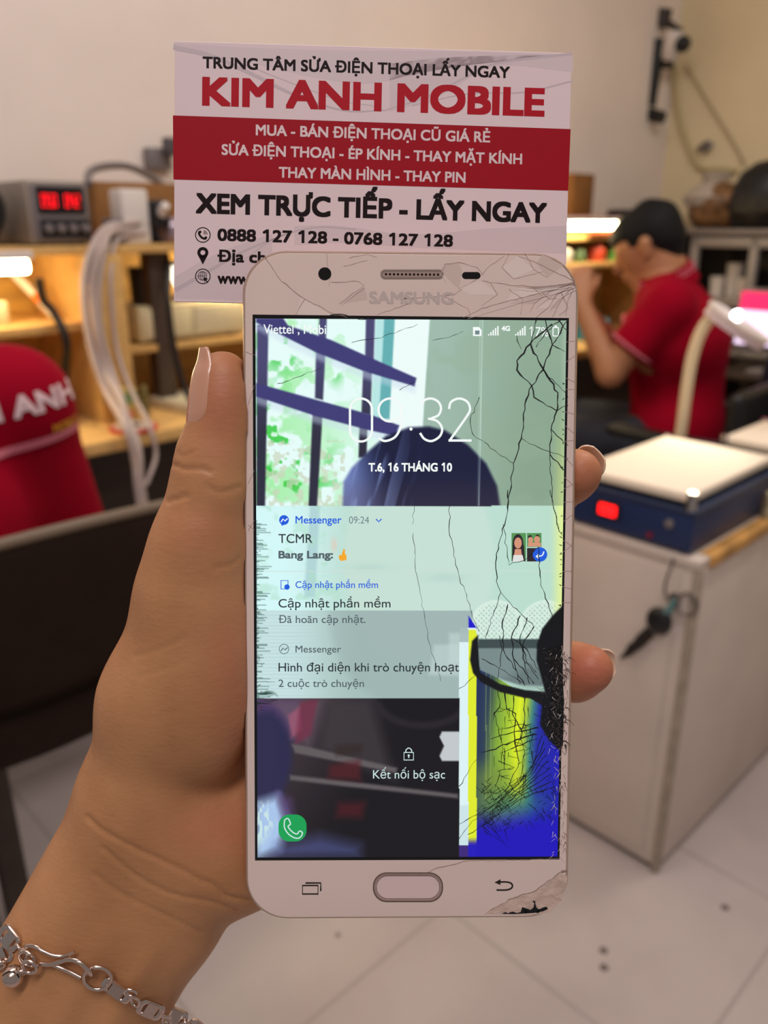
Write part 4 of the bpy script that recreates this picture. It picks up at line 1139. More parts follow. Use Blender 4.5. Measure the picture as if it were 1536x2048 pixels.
for k in range(60):
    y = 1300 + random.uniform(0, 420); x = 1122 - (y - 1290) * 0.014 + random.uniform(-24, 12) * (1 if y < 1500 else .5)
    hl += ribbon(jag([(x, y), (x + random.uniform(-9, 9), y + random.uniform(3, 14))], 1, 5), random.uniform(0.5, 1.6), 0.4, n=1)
flat('glints_and_splinters', hl, mat('glint_splinter_white', (232, 218, 212), 0.25), phone, 0.00016, ph)
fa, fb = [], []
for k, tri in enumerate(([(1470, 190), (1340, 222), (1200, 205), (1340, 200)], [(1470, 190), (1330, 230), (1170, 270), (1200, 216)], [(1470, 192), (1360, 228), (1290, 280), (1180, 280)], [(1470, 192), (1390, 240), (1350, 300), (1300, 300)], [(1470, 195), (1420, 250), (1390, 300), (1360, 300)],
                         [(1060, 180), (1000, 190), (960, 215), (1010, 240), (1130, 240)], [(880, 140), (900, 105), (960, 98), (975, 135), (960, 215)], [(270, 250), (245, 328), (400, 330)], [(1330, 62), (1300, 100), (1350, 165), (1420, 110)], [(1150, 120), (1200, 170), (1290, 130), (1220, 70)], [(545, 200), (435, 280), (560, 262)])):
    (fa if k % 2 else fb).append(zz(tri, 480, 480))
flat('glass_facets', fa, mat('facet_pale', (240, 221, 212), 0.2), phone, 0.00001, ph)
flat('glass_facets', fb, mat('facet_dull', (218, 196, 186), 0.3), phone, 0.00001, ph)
# hairy torn film and chipped corner
hr = []
for k in range(150):
    y = random.uniform(1296, 1492); x = random.gauss(1112, 13)
    a_ = random.uniform(0, pi)
    L = random.uniform(6, 20)
    hr += ribbon([(x, y), (x + L * 0.5 * cos(a_) + random.uniform(-3, 3), y + L * 0.5 * sin(a_)), (x + L * cos(a_ + .4), y + L * sin(a_ + .4))], random.uniform(0.8, 2.6), 0.5, n=2)
torn = flat('torn_film', [[(1092, 1300), (1122, 1290), (1128, 1400), (1126, 1492), (1112, 1490), (1098, 1440), (1104, 1380)]], m_black, phone, 0.00015, ph)
hr2 = hr[::2]
flat('torn_fibres', hr2, mat('torn_grey', (74, 64, 62), 0.5), torn, 0.00018, ph)
flat('torn_shards', hr[1::2], mat('torn_dark', (20, 18, 20), 0.3), torn, 0.00017, ph)
chip = zz([(1075, 1048), (1180, 988), (1300, 950), (1400, 872), (1436, 880), (1432, 930), (1410, 990), (1360, 1040), (1300, 1052)], 480, 1350)
chipo = flat('chipped_corner', [chip], mat('raw_glass_powder', (206, 180, 166), 0.85, vary=0.16, scale=350, bump=0.4), phone, Z2, ph)
bits = []
for x, y, r in ((1240, 1025, 13), (1275, 1030, 16), (1295, 1015, 13), (1320, 1020, 10), (1340, 1022, 8), (1215, 1042, 8), (1180, 1046, 6), (1160, 1044, 5), (1290, 995, 6), (1310, 1035, 12), (1255, 1040, 9)):
    cx, cy = 480 + x / 2.194, 1350 + y / 2.194
    bits.append([(cx + r / 2.194 * random.uniform(.4, 1.2) * cos(k * pi / 4.5), cy + r / 2.194 * random.uniform(.4, 1.2) * sin(k * pi / 4.5)) for k in range(9)])
bits = [zz([(1148, 1048), (1165, 1040), (1175, 1045), (1195, 1038), (1215, 1044), (1232, 1040), (1238, 1018), (1262, 1026), (1275, 1031), (1288, 1020), (1293, 990), (1300, 1018), (1310, 1030), (1330, 1020), (1345, 1016), (1352, 1027), (1330, 1037), (1290, 1044), (1200, 1049)], 480, 1350)] + bits[-3:]
flat('chip_holes', bits, m_black, chipo, Z3, ph)
# ------------------------------------------------------------------ the business card behind the phone
card = local_thing('business_card', 'white and red printed business card standing up behind the cracked phone', 'business card', POSE_CARD)
cw, chh = 0.0955 * KC / 2, 0.0615 * KC / 2
m_paper = mat('card_paper', (238, 214, 217), 0.5, spec=0.2)
mb = MB().box((-cw, -chh, -0.00035), (cw, chh, 0), 0.0001, 1)
mb.build('card_stock', m_paper, card, local=True, smooth=False)
cz = lambda x, y: (320 + x / 1.786, 60 + y / 1.786)
m_red = mat('card_red', (166, 16, 34), 0.5, spec=0.12)
m_ink = mat('card_ink', (32, 20, 22), 0.5, spec=0.1)
m_rednm = mat('card_title_red', (184, 22, 40), 0.5, spec=0.12)
m_sw = mat('card_swoosh', (204, 184, 190), 0.5)
m_sw2 = mat('card_swoosh_pale', (222, 200, 204), 0.5)
def wave(pts, w0, w1, n=10):
    return ribbon([cz(*p) for p in pts], w0, w1, n=n)
def band_between(a, b):
    A = [cz(*p[:2]) for p in curve_pts([(x, y, 0) for x, y in a], 8)]
    B = [cz(*p[:2]) for p in curve_pts([(x, y, 0) for x, y in b], 8)]
    n = min(len(A), len(B))
    return [[A[i], A[i + 1], B[i + 1], B[i]] for i in range(n - 1)]
flat('pale_swoosh', band_between([(48, 46), (300, 62), (600, 72), (1000, 76), (1474, 88)], [(48, 70), (330, 120), (560, 170), (760, 190), (1000, 130)])[:40]
     + band_between([(820, 120), (1000, 100), (1200, 92), (1474, 90)], [(820, 292), (1000, 235), (1200, 130), (1474, 150)])
     + band_between([(480, 700), (640, 700), (900, 730), (1200, 708), (1454, 700)], [(480, 770), (640, 760), (900, 776), (1200, 790), (1450, 800)])
     + band_between([(54, 880), (180, 810), (300, 760), (400, 730)], [(54, 960), (200, 962), (300, 962), (400, 900)]), m_sw2, card, 0.00001, cd)
flat('swoosh_line', wave([(48, 62), (180, 92), (330, 158), (450, 218), (560, 262), (680, 290), (800, 286)], 10, 2) + wave([(800, 288), (950, 240), (1080, 175), (1200, 120), (1474, 84)], 2, 5)
     + wave([(900, 270), (1100, 228), (1300, 222), (1474, 182)], 1.5, 3) + wave([(54, 930), (160, 870), (280, 800), (400, 748), (480, 722)], 9, 1.5) + wave([(300, 820), (420, 740), (560, 705), (700, 712)], 1.5, 3)
     + wave([(250, 100), (420, 170), (640, 250), (760, 270)], 2, 1), m_sw, card, 0.00002, cd)
flat('red_band', [[cz(46, 305), cz(1467, 354), cz(1458, 574), cz(48, 534)]], m_red, card, 0.00003, cd)
join_text('black_heading', [('TRUNG TÂM SỬA ĐIỆN THOẠI LẤY NGAY', cz(152, 136), cz(1249, 172), 22.5, .045), ('XEM TRỰC TIẾP - LẤY NGAY', cz(127, 655), cz(1381, 690), 40, .06),
                            ('0888 127 128 - 0768 127 128', cz(205, 753), cz(1046, 775), 24, .05), ('Địa ch', cz(205, 828), cz(378, 833), 23, .05), ('www.kim', cz(205, 906), cz(400, 912), 23, .05)], m_ink, card, cd, 0.00003)
text_on('shop_name', 'KIM ANH MOBILE', cz(150, 270), cz(1373, 310), 56, m_rednm, card, cd, 0.00003, 0.06)
join_text('band_text', [('MUA - BÁN ĐIỆN THOẠI CŨ GIÁ RẺ', cz(342, 376), cz(1179, 402), 21, .04), ('SỬA ĐIỆN THOẠI - ÉP KÍNH - THAY MẶT KÍNH', cz(220, 446), cz(1293, 480), 21, .04),
                        ('THAY MÀN HÌNH - THAY PIN', cz(424, 527), cz(1091, 546), 21, .04)], mat('card_band_text', (232, 206, 208), 0.45), card, cd, 0.00005)
cx, cy = cz(153, 732)
icons = ring_px((cx, cy), 14.6, 1.9)
icons += outline_px([(0, 0)] * 3, 1)[:0]
icons += ribbon([(cx - 7, cy - 7), (cx - 7.5, cy - 2), (cx - 3, cy + 4.5), (cx + 3, cy + 7.5), (cx + 6.5, cy + 6.5)], 4.2, 4.2, n=5) + [disc((cx - 5.5, cy - 6), 2.8, 12), disc((cx + 6, cy + 5.5), 2.8, 12)]
for r in (4, 6.5, 9):
    icons += ribbon(arc((cx, cy), r, -78, -8, 8), 1.2, n=1)
px_, py_ = cz(153, 795)
pin = arc((px_, py_), 11, 150, 390, 20)
icons += [[(px_, py_ + 24), (px_ - 9.6, py_ + 5.4), (px_ + 9.6, py_ + 5.4)]] + ring_px((px_, py_), 8, 6.2)
gx_, gy_ = cz(153, 880)
icons += ring_px((gx_, gy_), 14.6, 1.9) + ring_px((gx_ - 1, gy_ - 1), 8.6, 1.1) + [[(gx_ - 9.6 + 0, gy_ - 1.5), (gx_ + 7.6, gy_ - 1.5), (gx_ + 7.6, gy_ - .5), (gx_ - 9.6, gy_ - .5)], [(gx_ - 1.5, gy_ - 9.6), (gx_ - .5, gy_ - 9.6), (gx_ - .5, gy_ + 7.6), (gx_ - 1.5, gy_ + 7.6)]]
icons += outline_px(disc((gx_ - 1, gy_ - 1), 4.4, 20, 8.6), 1.0) + [[(gx_ + 1, gy_ + 1), (gx_ + 11, gy_ + 5), (gx_ + 7, gy_ + 7), (gx_ + 11, gy_ + 12), (gx_ + 9, gy_ + 13.5), (gx_ + 5.5, gy_ + 8.5), (gx_ + 3.5, gy_ + 12)]]
flat('contact_icons', icons, m_ink, card, 0.00003, cd)

# ------------------------------------------------------------------ the hand (millimetres in the phone's own axes, then metres)
def hp(px, py, z):
    p = ph(px, py, z / 1000) * 1000
    return (p[0], p[1], z)
K = 1 / 8.93      # millimetres per photo pixel near the phone
prims = []
def limb(a, b, ra, rb, k=4.0): prims.append(('c', a, b, ra, rb, k))
# forearm and wrist
limb(hp(300, 1612, -19), hp(38, 2066, -20), 17.0, 17.0, 6)
limb(hp(38, 2066, -20), hp(-260, 2600, -20), 17.0, 19.0, 6)
limb(hp(418, 1640, -22), hp(312, 1806, -22), 17.0, 17.2, 6)
limb(hp(312, 1806, -22), hp(110, 2160, -22), 17.2, 17.0, 6)
limb(hp(110, 2160, -22), hp(-150, 2640, -22), 17.0, 19.0, 6)
# palm behind the phone
MCP = [hp(700, 1010, -27), hp(760, 1130, -29), hp(770, 1260, -29), hp(735, 1385, -28)]
for q, w0 in zip(MCP, ((400, 1600), (440, 1640), (470, 1680), (490, 1700))):
    limb(hp(*w0, -25), q, 14, 10.5, 7)
# thenar and thumb
limb(hp(305, 1575, -17), hp(338, 1400, -13), 16.0, 15.2, 9)
limb(hp(338, 1400, -13), hp(392, 1180, -8), 15.2, 12.4, 7)
prims.append(('e', hp(420, 1352, -6), (11.5, 22, 12), 8))
prims.append(('e', hp(395, 1690, -17), (13, 15, 14), 9))
limb(hp(392, 1180, -8), hp(410, 1085, -6.5), 12.4, 11.2, 6)
limb(hp(410, 1085, -6.5), hp(428, 965, -5), 11.2, 8.9, 5)
limb(hp(428, 965, -5), hp(434, 902, -5), 8.9, 8.2, 4)
limb(hp(434, 902, -5), hp(441, 846, -4.5), 8.2, 6.3, 3)
limb(hp(441, 846, -4.5), hp(441, 800, -4.5), 6.3, 6.1, 3)
limb(hp(441, 800, -4.5), hp(437, 757, -4), 6.1, 5.6, 3)
prims.append(('e', hp(460, 832, -3.8), (5.4, 13, 6.6), 4))
# web between thumb and index finger, behind the phone
limb(hp(420, 1240, -14), MCP[0], 11, 9.5, 10)
# fingers: index lies behind the card, middle and ring wrap the right side, little finger hidden
limb(MCP[0], hp(770, 820, -25), 9.2, 8.2); limb(hp(770, 820, -25), hp(815, 700, -21), 8.2, 7.4); limb(hp(815, 700, -21), hp(840, 615, -17), 7.2, 5.8)
limb(MCP[1], hp(960, 1050, -26), 9.4, 8.4); limb(hp(960, 1050, -26), hp(1080, 993, -19), 8.2, 7.2); limb(hp(1080, 993, -19), hp(1143, 953, -10), 7.2, 5.9)
limb(hp(1143, 953, -10), hp(1155, 946, -8), 5.9, 5.4, 2)
limb(MCP[2], hp(960, 1320, -27), 9.2, 8.3); limb(hp(960, 1320, -27), hp(1080, 1345, -20), 8.1, 7.6); limb(hp(1080, 1345, -20), hp(1150, 1343, -11), 7.6, 6.9)
limb(hp(1150, 1343, -11), hp(1178, 1338, -7.5), 6.9, 5.6, 2)
limb(MCP[3], hp(890, 1455, -26), 8.2, 7.2); limb(hp(890, 1455, -26), hp(985, 1500, -20), 7.0, 6.2); limb(hp(985, 1500, -20), hp(1050, 1520, -14.6), 6.2, 5.2)

def box_cut(c, half, r):
    def f(X, Y, Z):
        qx, qy, qz = np.abs(X - c[0]) - half[0] + r, np.abs(Y - c[1]) - half[1] + r, np.abs(Z - c[2]) - half[2] + r
        return np.sqrt(np.maximum(qx, 0) ** 2 + np.maximum(qy, 0) ** 2 + np.maximum(qz, 0) ** 2) + np.minimum(np.maximum(qx, np.maximum(qy, qz)), 0) - r
    return f
HV = 0.66
D, lo = blend_field(prims, (-150, -215, -62), (62, 62, 12), HV, [box_cut((0, 0, -4.0), (37.35, 75.65, 4.35), 2.4), box_cut((-8.5, 94, -9.9), (46, 30, 0.75), 0.3)])
V, Q = surface(D, lo, HV)
V = relax(V, Q, 3, 0.5)
# creases and folds of the skin
def vert_normals(V, Q):
    n = np.cross(V[Q[:, 2]] - V[Q[:, 0]], V[Q[:, 3]] - V[Q[:, 1]])
    N = np.zeros_like(V)
    for k in range(4): np.add.at(N, Q[:, k], n)
    return N / (np.linalg.norm(N, axis=1)[:, None] + 1e-9)
N = vert_normals(V, Q)
PX, PY = to_px(POSE_PHONE, V / 1000)
front = N[:, 2] > -0.25
zf = lambda pts: [(x / 2.743, 1500 + y / 2.743) for x, y in pts]
creases = [(zf([(480, 370), (560, 440), (700, 520), (850, 590), (1000, 660), (1100, 715), (1180, 745), (1250, 800), (1370, 825)]), 0.55, 5.5), (zf([(570, 540), (680, 640), (780, 710), (900, 775), (1000, 805), (1180, 840), (1300, 880)]), 0.42, 5.5),
           (zf([(520, 680), (620, 760), (720, 815), (850, 880), (1100, 1000)]), 0.32, 6), ([(348, 930), (372, 938), (398, 936), (420, 944)], 0.6, 4), ([(336, 1003), (352, 998), (374, 992)], 0.55, 5), ([(480, 975), (440, 985), (415, 972)], 0.4, 6),
           ([(478, 1116), (462, 1130), (430, 1136)], 0.28, 6), ([(270, 1312), (320, 1298), (370, 1274)], 0.2, 5), ([(280, 1352), (330, 1338), (380, 1320)], 0.12, 5), ([(355, 905), (366, 912), (384, 905)], 0.25, 4), ([(365, 1420), (300, 1440)], 0.08, 6)]
disp = np.zeros(len(V))
for pts, dep, w in creases:
    P = np.array(curve_pts([(x, y, 0) for x, y in pts], 6))[:, :2]
    d2 = np.full(len(V), 1e9)
    for p, q in zip(P[:-1], P[1:]):
        e = q - p
        t = np.clip(((PX - p[0]) * e[0] + (PY - p[1]) * e[1]) / (e @ e + 1e-9), 0, 1)
        d2 = np.minimum(d2, (PX - p[0] - e[0] * t) ** 2 + (PY - p[1] - e[1] * t) ** 2)
    d = np.sqrt(d2)
    disp -= dep * 0.85 * np.exp(-(d / (0.8 * w)) ** 2)
    disp += dep * 0.05 * np.exp(-((d - 2.6 * w) / (1.6 * w)) ** 2)
# tendons under the wrist
for a, b_, amp, w in (((330, 1850), (120, 2230), 1.1, 26), ((250, 1800), (40, 2190), 0.7, 30)):
    a, b_ = np.array(a, float), np.array(b_, float); e = b_ - a
    t = np.clip(((PX - a[0]) * e[0] + (PY - a[1]) * e[1]) / (e @ e), 0, 1)
    d = np.hypot(PX - a[0] - e[0] * t, PY - a[1] - e[1] * t)
    disp += amp * np.exp(-(d / w) ** 2) * np.clip(t * 4, 0, 1)
V = V + N * (disp * front)[:, None]
HANDV = V / 1000
hand = local_thing('person', 'bare left hand and forearm of a person gripping the cracked phone', 'person', POSE_PHONE)
m_skin = bpy.data.materials.new('skin')
m_skin.use_nodes = True
nt = m_skin.node_tree
b = nt.nodes['Principled BSDF']
SKIN = lin((192, 138, 94)); PINK = lin((190, 110, 88))
b.inputs['Roughness'].default_value = 0.5
b.inputs['Specular IOR Level'].default_value = 0.35
b.inputs['Subsurface Weight'].default_value = 0.12
b.inputs['Subsurface Radius'].default_value = (0.004, 0.0018, 0.001)
b.inputs['Subsurface Scale'].default_value = 0.6
at = nt.nodes.new('ShaderNodeVertexColor'); at.layer_name = 'pigment'
tc = nt.nodes.new('ShaderNodeTexCoord')
nz = nt.nodes.new('ShaderNodeTexNoise'); nz.inputs['Scale'].default_value = 65; nz.inputs['Detail'].default_value = 5
nt.links.new(tc.outputs['Object'], nz.inputs['Vector'])
mul = nt.nodes.new('ShaderNodeMix'); mul.data_type = 'RGBA'; mul.blend_type = 'MULTIPLY'; mul.inputs['Factor'].default_value = 0.48
nt.links.new(at.outputs['Color'], mul.inputs['A'])
rp = nt.nodes.new('ShaderNodeValToRGB'); rp.color_ramp.elements[0].position = 0.35; rp.color_ramp.elements[0].color = (0.70, 0.62, 0.58, 1); rp.color_ramp.elements[1].position = 0.66; rp.color_ramp.elements[1].color = (1, 1, 1, 1)
nt.links.new(nz.outputs['Fac'], rp.inputs['Fac']); nt.links.new(rp.outputs['Color'], mul.inputs['B'])
nt.links.new(mul.outputs['Result'], b.inputs['Base Color'])
n2 = nt.nodes.new('ShaderNodeTexNoise'); n2.inputs['Scale'].default_value = 900; n2.inputs['Detail'].default_value = 3
mp = nt.nodes.new('ShaderNodeMapping'); mp.inputs['Scale'].default_value = (0.55, 1.2, 1); mp.inputs['Rotation'].default_value = (0, 0, 0.3)
nt.links.new(tc.outputs['Object'], mp.inputs['Vector']); nt.links.new(mp.outputs['Vector'], n2.inputs['Vector'])
bp = nt.nodes.new('ShaderNodeBump'); bp.inputs['Strength'].default_value = 0.25; bp.inputs['Distance'].default_value = 0.0004
nt.links.new(n2.outputs['Fac'], bp.inputs['Height']); nt.links.new(bp.outputs['Normal'], b.inputs['Normal'])
hb = fast_mesh('body', HANDV, Q, m_skin, hand)
pig = np.zeros(len(V))
for x, y, rx, ry, a in ((440, 800, 60, 120, .6), (470, 1300, 60, 130, .4), (440, 1660, 110, 60, .45), (480, 1480, 60, 120, .3), (1180, 1340, 70, 70, .95), (1170, 950, 60, 60, .6), (400, 1060, 80, 60, .3)):
    pig += a * np.exp(-((PX - x) / rx) ** 2 - ((PY - y) / ry) ** 2)
pig = np.clip(pig, 0, 1)[:, None]
cols = np.array(SKIN)[None] * (1 - pig) + np.array(PINK)[None] * pig
ca = hb.data.color_attributes.new('pigment', 'FLOAT_COLOR', 'POINT')
ca.data.foreach_set('color', np.column_stack([cols, np.ones(len(cols))]).astype(np.float32).ravel())

def nail(name, c, axis, nrm, width, length, rad, thick=0.45, tip=0.25, material=None, arch=0.05):
    """curved nail plate: c is the middle of its root on the finger's axis line"""
    ax = np.array(axis, float); ax /= np.linalg.norm(ax)
    nr = np.array(nrm, float); nr -= ax * (nr @ ax); nr /= np.linalg.norm(nr)
    sd = np.cross(ax, nr)
    nu, nv = 14, 16
    V = []
    half = width / rad / 2
    for lay in (0, 1):
        for j in range(nv + 1):
            v = j / nv
            sh = 1.0
            if v < 0.2: sh = sqrt(max(0.0, 1 - ((0.2 - v) / 0.2) ** 2)) * 0.45 + 0.55
            if v > 0.75: sh = sqrt(max(0.0, 1 - ((v - 0.75) / 0.25) ** 2 * (1 - tip)))
            for i in range(nu + 1):
                a = (2 * i / nu - 1) * half * sh
                r = rad + (thick * 0.5 if lay else -thick * 0.5) - arch * length * (2 * v - 0.9) ** 2 * 0.5
                V.append(np.array(c) + ax * (v * length) + r * (cos(a) * nr + sin(a) * sd))
    m = (nu + 1) * (nv + 1)
    Fs = []
    for j in range(nv):
        for i in range(nu):
            q = (j * (nu + 1) + i, j * (nu + 1) + i + 1, (j + 1) * (nu + 1) + i + 1, (j + 1) * (nu + 1) + i)
            Fs += [q, tuple(x + m for x in q[::-1])]
    edge = [i for i in range(nu + 1)] + [(j + 1) * (nu + 1) + nu for j in range(nv)] + [nv * (nu + 1) + i for i in range(nu - 1, -1, -1)] + [j * (nu + 1) for j in range(nv - 1, 0, -1)]
    for i in range(len(edge)):
        a, b2 = edge[i], edge[(i + 1) % len(edge)]
        Fs.append((a, b2, b2 + m, a + m))
    return make_mesh(name, np.array(V) / 1000, Fs, material, hand)
m_nail = mat('nail', (204, 150, 124), 0.28, coat=0.3)
m_nail_p = mat('nail_tip', (216, 184, 158), 0.3)
BVH = BVHTree.FromPolygons([Vector(v) for v in HANDV], [tuple(q) for q in Q])
def nail_hug(name, c0, c1, nrm, width, material, rad=6.4, tip=0.25):
    """nail plate laid on the flesh between two points of the finger's axis, running a little past the tip"""
    c0, c1 = np.array(c0, float), np.array(c1, float)
    ax = c1 - c0; ax /= np.linalg.norm(ax)
    nr = np.array(nrm, float); nr -= ax * (nr @ ax); nr /= np.linalg.norm(nr); sd = np.cross(ax, nr)
    nu, nv = 18, 26
    rows = []
    for j in range(nv + 1):
        v = j / nv; sh = 1.0
        if v < 0.28: sh = 0.25 + 0.75 * sqrt(max(0.0, 1 - ((0.28 - v) / 0.28) ** 2))
        if v > 0.72: sh = 1 - (1 - tip) * 0.55 * ((v - 0.72) / 0.28) ** 2
        row = []
        for i in range(nu + 1):
            a = (2 * i / nu - 1) * width / rad / 2 * sh
            dr = cos(a) * nr + sin(a) * sd
            vv = min(v, 0.80)
            h = BVH.ray_cast(Vector((c0 + (c1 - c0) * vv) / 1000), Vector(dr))
            r = (h[3] * 1000 if h[3] is not None else rad)
            row.append((a, v, r, dr))
        rows.append(row)
    Rr = np.array([[q[2] for q in row] for row in rows])
    for _ in range(3):
        P_ = np.pad(Rr, 1, mode='edge')
        Rr = (P_[:-2, 1:-1] + P_[2:, 1:-1] + P_[1:-1, :-2] + P_[1:-1, 2:] + Rr * 2) / 6
    V = []
    for lay in (0, 1):
        for j, row in enumerate(rows):
            for i, (a, v, r, dr) in enumerate(row):
                e = min(1.0, (1 - abs(2 * i / nu - 1)) * 5, v * 8 if v < .5 else 9)
                off = (-0.28 if lay else -0.12 + 0.36 * e) - (0.5 * max(0, v - .8) / .2)
                V.append(c0 + (c1 - c0) * v + dr * (Rr[j, i] + off))
    m = (nu + 1) * (nv + 1); Fs = []
    for j in range(nv):
        for i in range(nu):
            q = (j * (nu + 1) + i, j * (nu + 1) + i + 1, (j + 1) * (nu + 1) + i + 1, (j + 1) * (nu + 1) + i)
            Fs += [q, tuple(x + m for x in q[::-1])]
    edge = [i for i in range(nu + 1)] + [(j + 1) * (nu + 1) + nu for j in range(nv)] + [nv * (nu + 1) + i for i in range(nu - 1, -1, -1)] + [j * (nu + 1) for j in range(nv - 1, 0, -1)]
    for a, b2 in zip(edge, edge[1:] + edge[:1]): Fs.append((a, b2, b2 + m, a + m))
    return make_mesh(name, np.array(V) / 1000, Fs, material, hand, sharp=70)
nail_hug('thumb_nail', hp(441, 852, -4.6), hp(443, 699, -4.2), (-0.84, 0.0, 0.54), 11.0, m_nail)
nail('fingernail', hp(1130, 966, -12.3), np.subtract(hp(1160, 928, -6.5), hp(1120, 972, -13)), (0.75, 0.25, -0.7), 9.2, 9.3, 5.75, 0.45, 0.25, m_nail_p)
nail('fingernail', hp(1156, 1338, -11.0), (1.0, 0.10, 0.30), (0.3, 0.02, -0.95), 8.6, 8.7, 5.2, 0.45, 0.3, m_nail_p)

# ------------------------------------------------------------------ silver bracelet lying on the wrist
def skin_at(px, py, lift=0.0008):
    d = Vector(ph.dir(px, py)).normalized()
    hit = BVH.ray_cast(Vector(ph.eye), d)
    if hit[0] is None:
        p = Vector(ph(px, py, -0.02)); return np.array(p), np.array((0, 0, 1.0))
    return np.array(hit[0] + hit[1] * lift), np.array(hit[1])
bracelet = local_thing('bracelet', 'silver chain bracelet with hook clasp and small bell round the wrist', 'bracelet', POSE_PHONE)
m_silver = mat('silver', (214, 196, 186), 0.2, 1.0)
bz = lambda x, y: (x / 2.743, 1500 + y / 2.743)
def wire(name, zpts, r, lift=0.0012, parent=bracelet, n=8, closed=False, taper=None):
    P = []
    for p in zpts:
        l = p[2] if len(p) > 2 else lift
        P.append(skin_at(*bz(p[0], p[1]), l)[0])
    Pc = curve_pts(P + P[:1], n)[:-1] if closed else curve_pts(P, n)
    rr_ = r if taper is None else list(np.linspace(r, taper, len(Pc)))
    return MB().tube(Pc, rr_, 10, True, closed=closed).build(name, m_silver, parent, local=True)
def loop_link(name, c, rx, ry, ang, r, lift=0.0014, tilt=0.0):
    """oval wire link; tilt turns it up on its edge"""
    ca, sa = cos(radians(ang)), sin(radians(ang))
    o, nrm = skin_at(*bz(*c), lift)
    nrm = nrm * 0.35 + np.array((0, 0, 0.65)); nrm /= np.linalg.norm(nrm)
    ex = ph(*bz(c[0] + ca, c[1] + sa), o[2]) - ph(*bz(*c), o[2]); ex /= np.linalg.norm(ex)
    ex -= nrm * (ex @ nrm); ex /= np.linalg.norm(ex)
    ey = np.cross(nrm, ex)
    ey = ey * cos(tilt) + nrm * sin(tilt)
    mm = 0.112e-3 / 2.743
    P = [o + ex * rx * mm * cos(t) + ey * ry * mm * sin(t) for t in np.linspace(0, 2 * pi, 29)[:-1]]
    return MB().tube(P, r, 10, closed=True).build(name, m_silver, bracelet, local=True)
def plate_link(name, c, lx, ly, ang, lift=0.0016):
    lx, ly = lx * 1.22, ly * 1.16
    """flat stamped link: rounded frame with a bright cross plate between two slots"""
    ca, sa = cos(radians(ang)), sin(radians(ang))
    o, nrm = skin_at(*bz(*c), lift)
    nrm = nrm * 0.35 + np.array((0, 0, 0.65)); nrm /= np.linalg.norm(nrm)
    ex = ph(*bz(c[0] + ca, c[1] + sa), o[2]) - ph(*bz(*c), o[2]); ex /= np.linalg.norm(ex)
    ex -= nrm * (ex @ nrm); ex /= np.linalg.norm(ex)
    ey = np.cross(nrm, ex)
    mm = 0.112e-3 / 2.743
    a, b_ = lx * mm, ly * mm
    L = rr_loop(a, b_, min(a, b_) * 0.7, 5)
    n = len(L)
    mb = MB()
    V, Fs = [], []
    for sc, z in ((1, -.00035), (1, .00025), (.93, .0004), (.66, .0004), (.6, .00025), (.6, -.00035)):
        V += [o + ex * x * sc + ey * (y - np.sign(y) * b_ * (1 - sc) * 0.0) * sc + nrm * z for x, y in L]
    for i in range(6):
        j = (i + 1) % 6
        Fs += [(i * n + k, i * n + (k + 1) % n, j * n + (k + 1) % n, j * n + k) for k in range(n)]
    mb.add(V, Fs)
    w = a * 0.42
    loop = [o + ex * x + ey * y + nrm * .0001 for x, y in ((-w, -b_ * .9), (w, -b_ * .9), (w, b_ * .9), (-w, b_ * .9))]
    mb.prism(loop, nrm * 0.00045)
    return mb.build(name, m_silver, bracelet, local=True)
plate_link('flat_link', (86, 1028), 62, 46, 38)
plate_link('flat_link', (38, 1122), 60, 44, -28, 0.0012)
plate_link('flat_link', (815, 1392), 66, 44, 32)
plate_link('flat_link', (962, 1462), 64, 46, 24)
plate_link('flat_link', (655, 1296), 78, 34, 33, 0.0014)
plate_link('flat_link', (-90, 960), 62, 46, 30)
plate_link('flat_link', (1085, 1540), 62, 46, 40)
for c, ang, ti in (((8, 975), 20, .9), ((15, 1005), 70, .5), ((140, 1078), 40, .9), ((160, 1110), 100, .4), ((725, 1318), 30, .9), ((735, 1345), 80, .5), ((885, 1432), 30, .8), ((890, 1460), 80, .5), ((-20, 990), 30, .8), ((1020, 1500), 30, .8), ((30, 1175), -30, .6), ((720, 1300), 10, .3)):
    loop_link('round_link', c, 33, 26, ang, 0.00038, 0.0016, ti)
loop_link('jump_ring', (541, 1222), 76, 78, 0, 0.00046, 0.0016, 0.15)
loop_link('jump_ring', (208, 1156), 40, 38, 10, 0.00042, 0.0030, 0.2)
loop_link('jump_ring', (180, 1128), 52, 46, 30, 0.00042, 0.0018, 0.3)
wire('hook_clasp', [(160, 1075), (185, 1058, .0018), (225, 1058, .002), (262, 1078, .002), (305, 1100, .0018), (350, 1108, .0016), (390, 1098, .0016), (425, 1078, .0018)], 0.00052, taper=0.00032)
wire('hook_clasp', [(240, 1155, .0014), (290, 1156, .0014), (335, 1140, .0016), (385, 1120, .002), (435, 1118, .0024), (475, 1132, .0026), (502, 1160, .0026), (512, 1195, .002), (490, 1200, .0012)], 0.00054)
wire('hook_clasp', [(300, 1162, .001), (350, 1180, .0012), (400, 1202, .0012), (455, 1226, .0014)], 0.0005)
c, nrm = skin_at(*bz(118, 1214), 0.0026)
bell = MB().ball(c, 0.00245, 22).build('bell', m_silver, bracelet, local=True)
MB().tube([c + np.array((0.0020 * cos(t), 0.0020 * sin(t), 0.0014)) for t in np.linspace(0.3, 2.6, 10)], 0.00016, 8).build('bell_slot', m_black, bell, local=True)
loop_link('bell_ring', (165, 1190), 28, 24, -20, 0.00035, 0.003, 0.8)
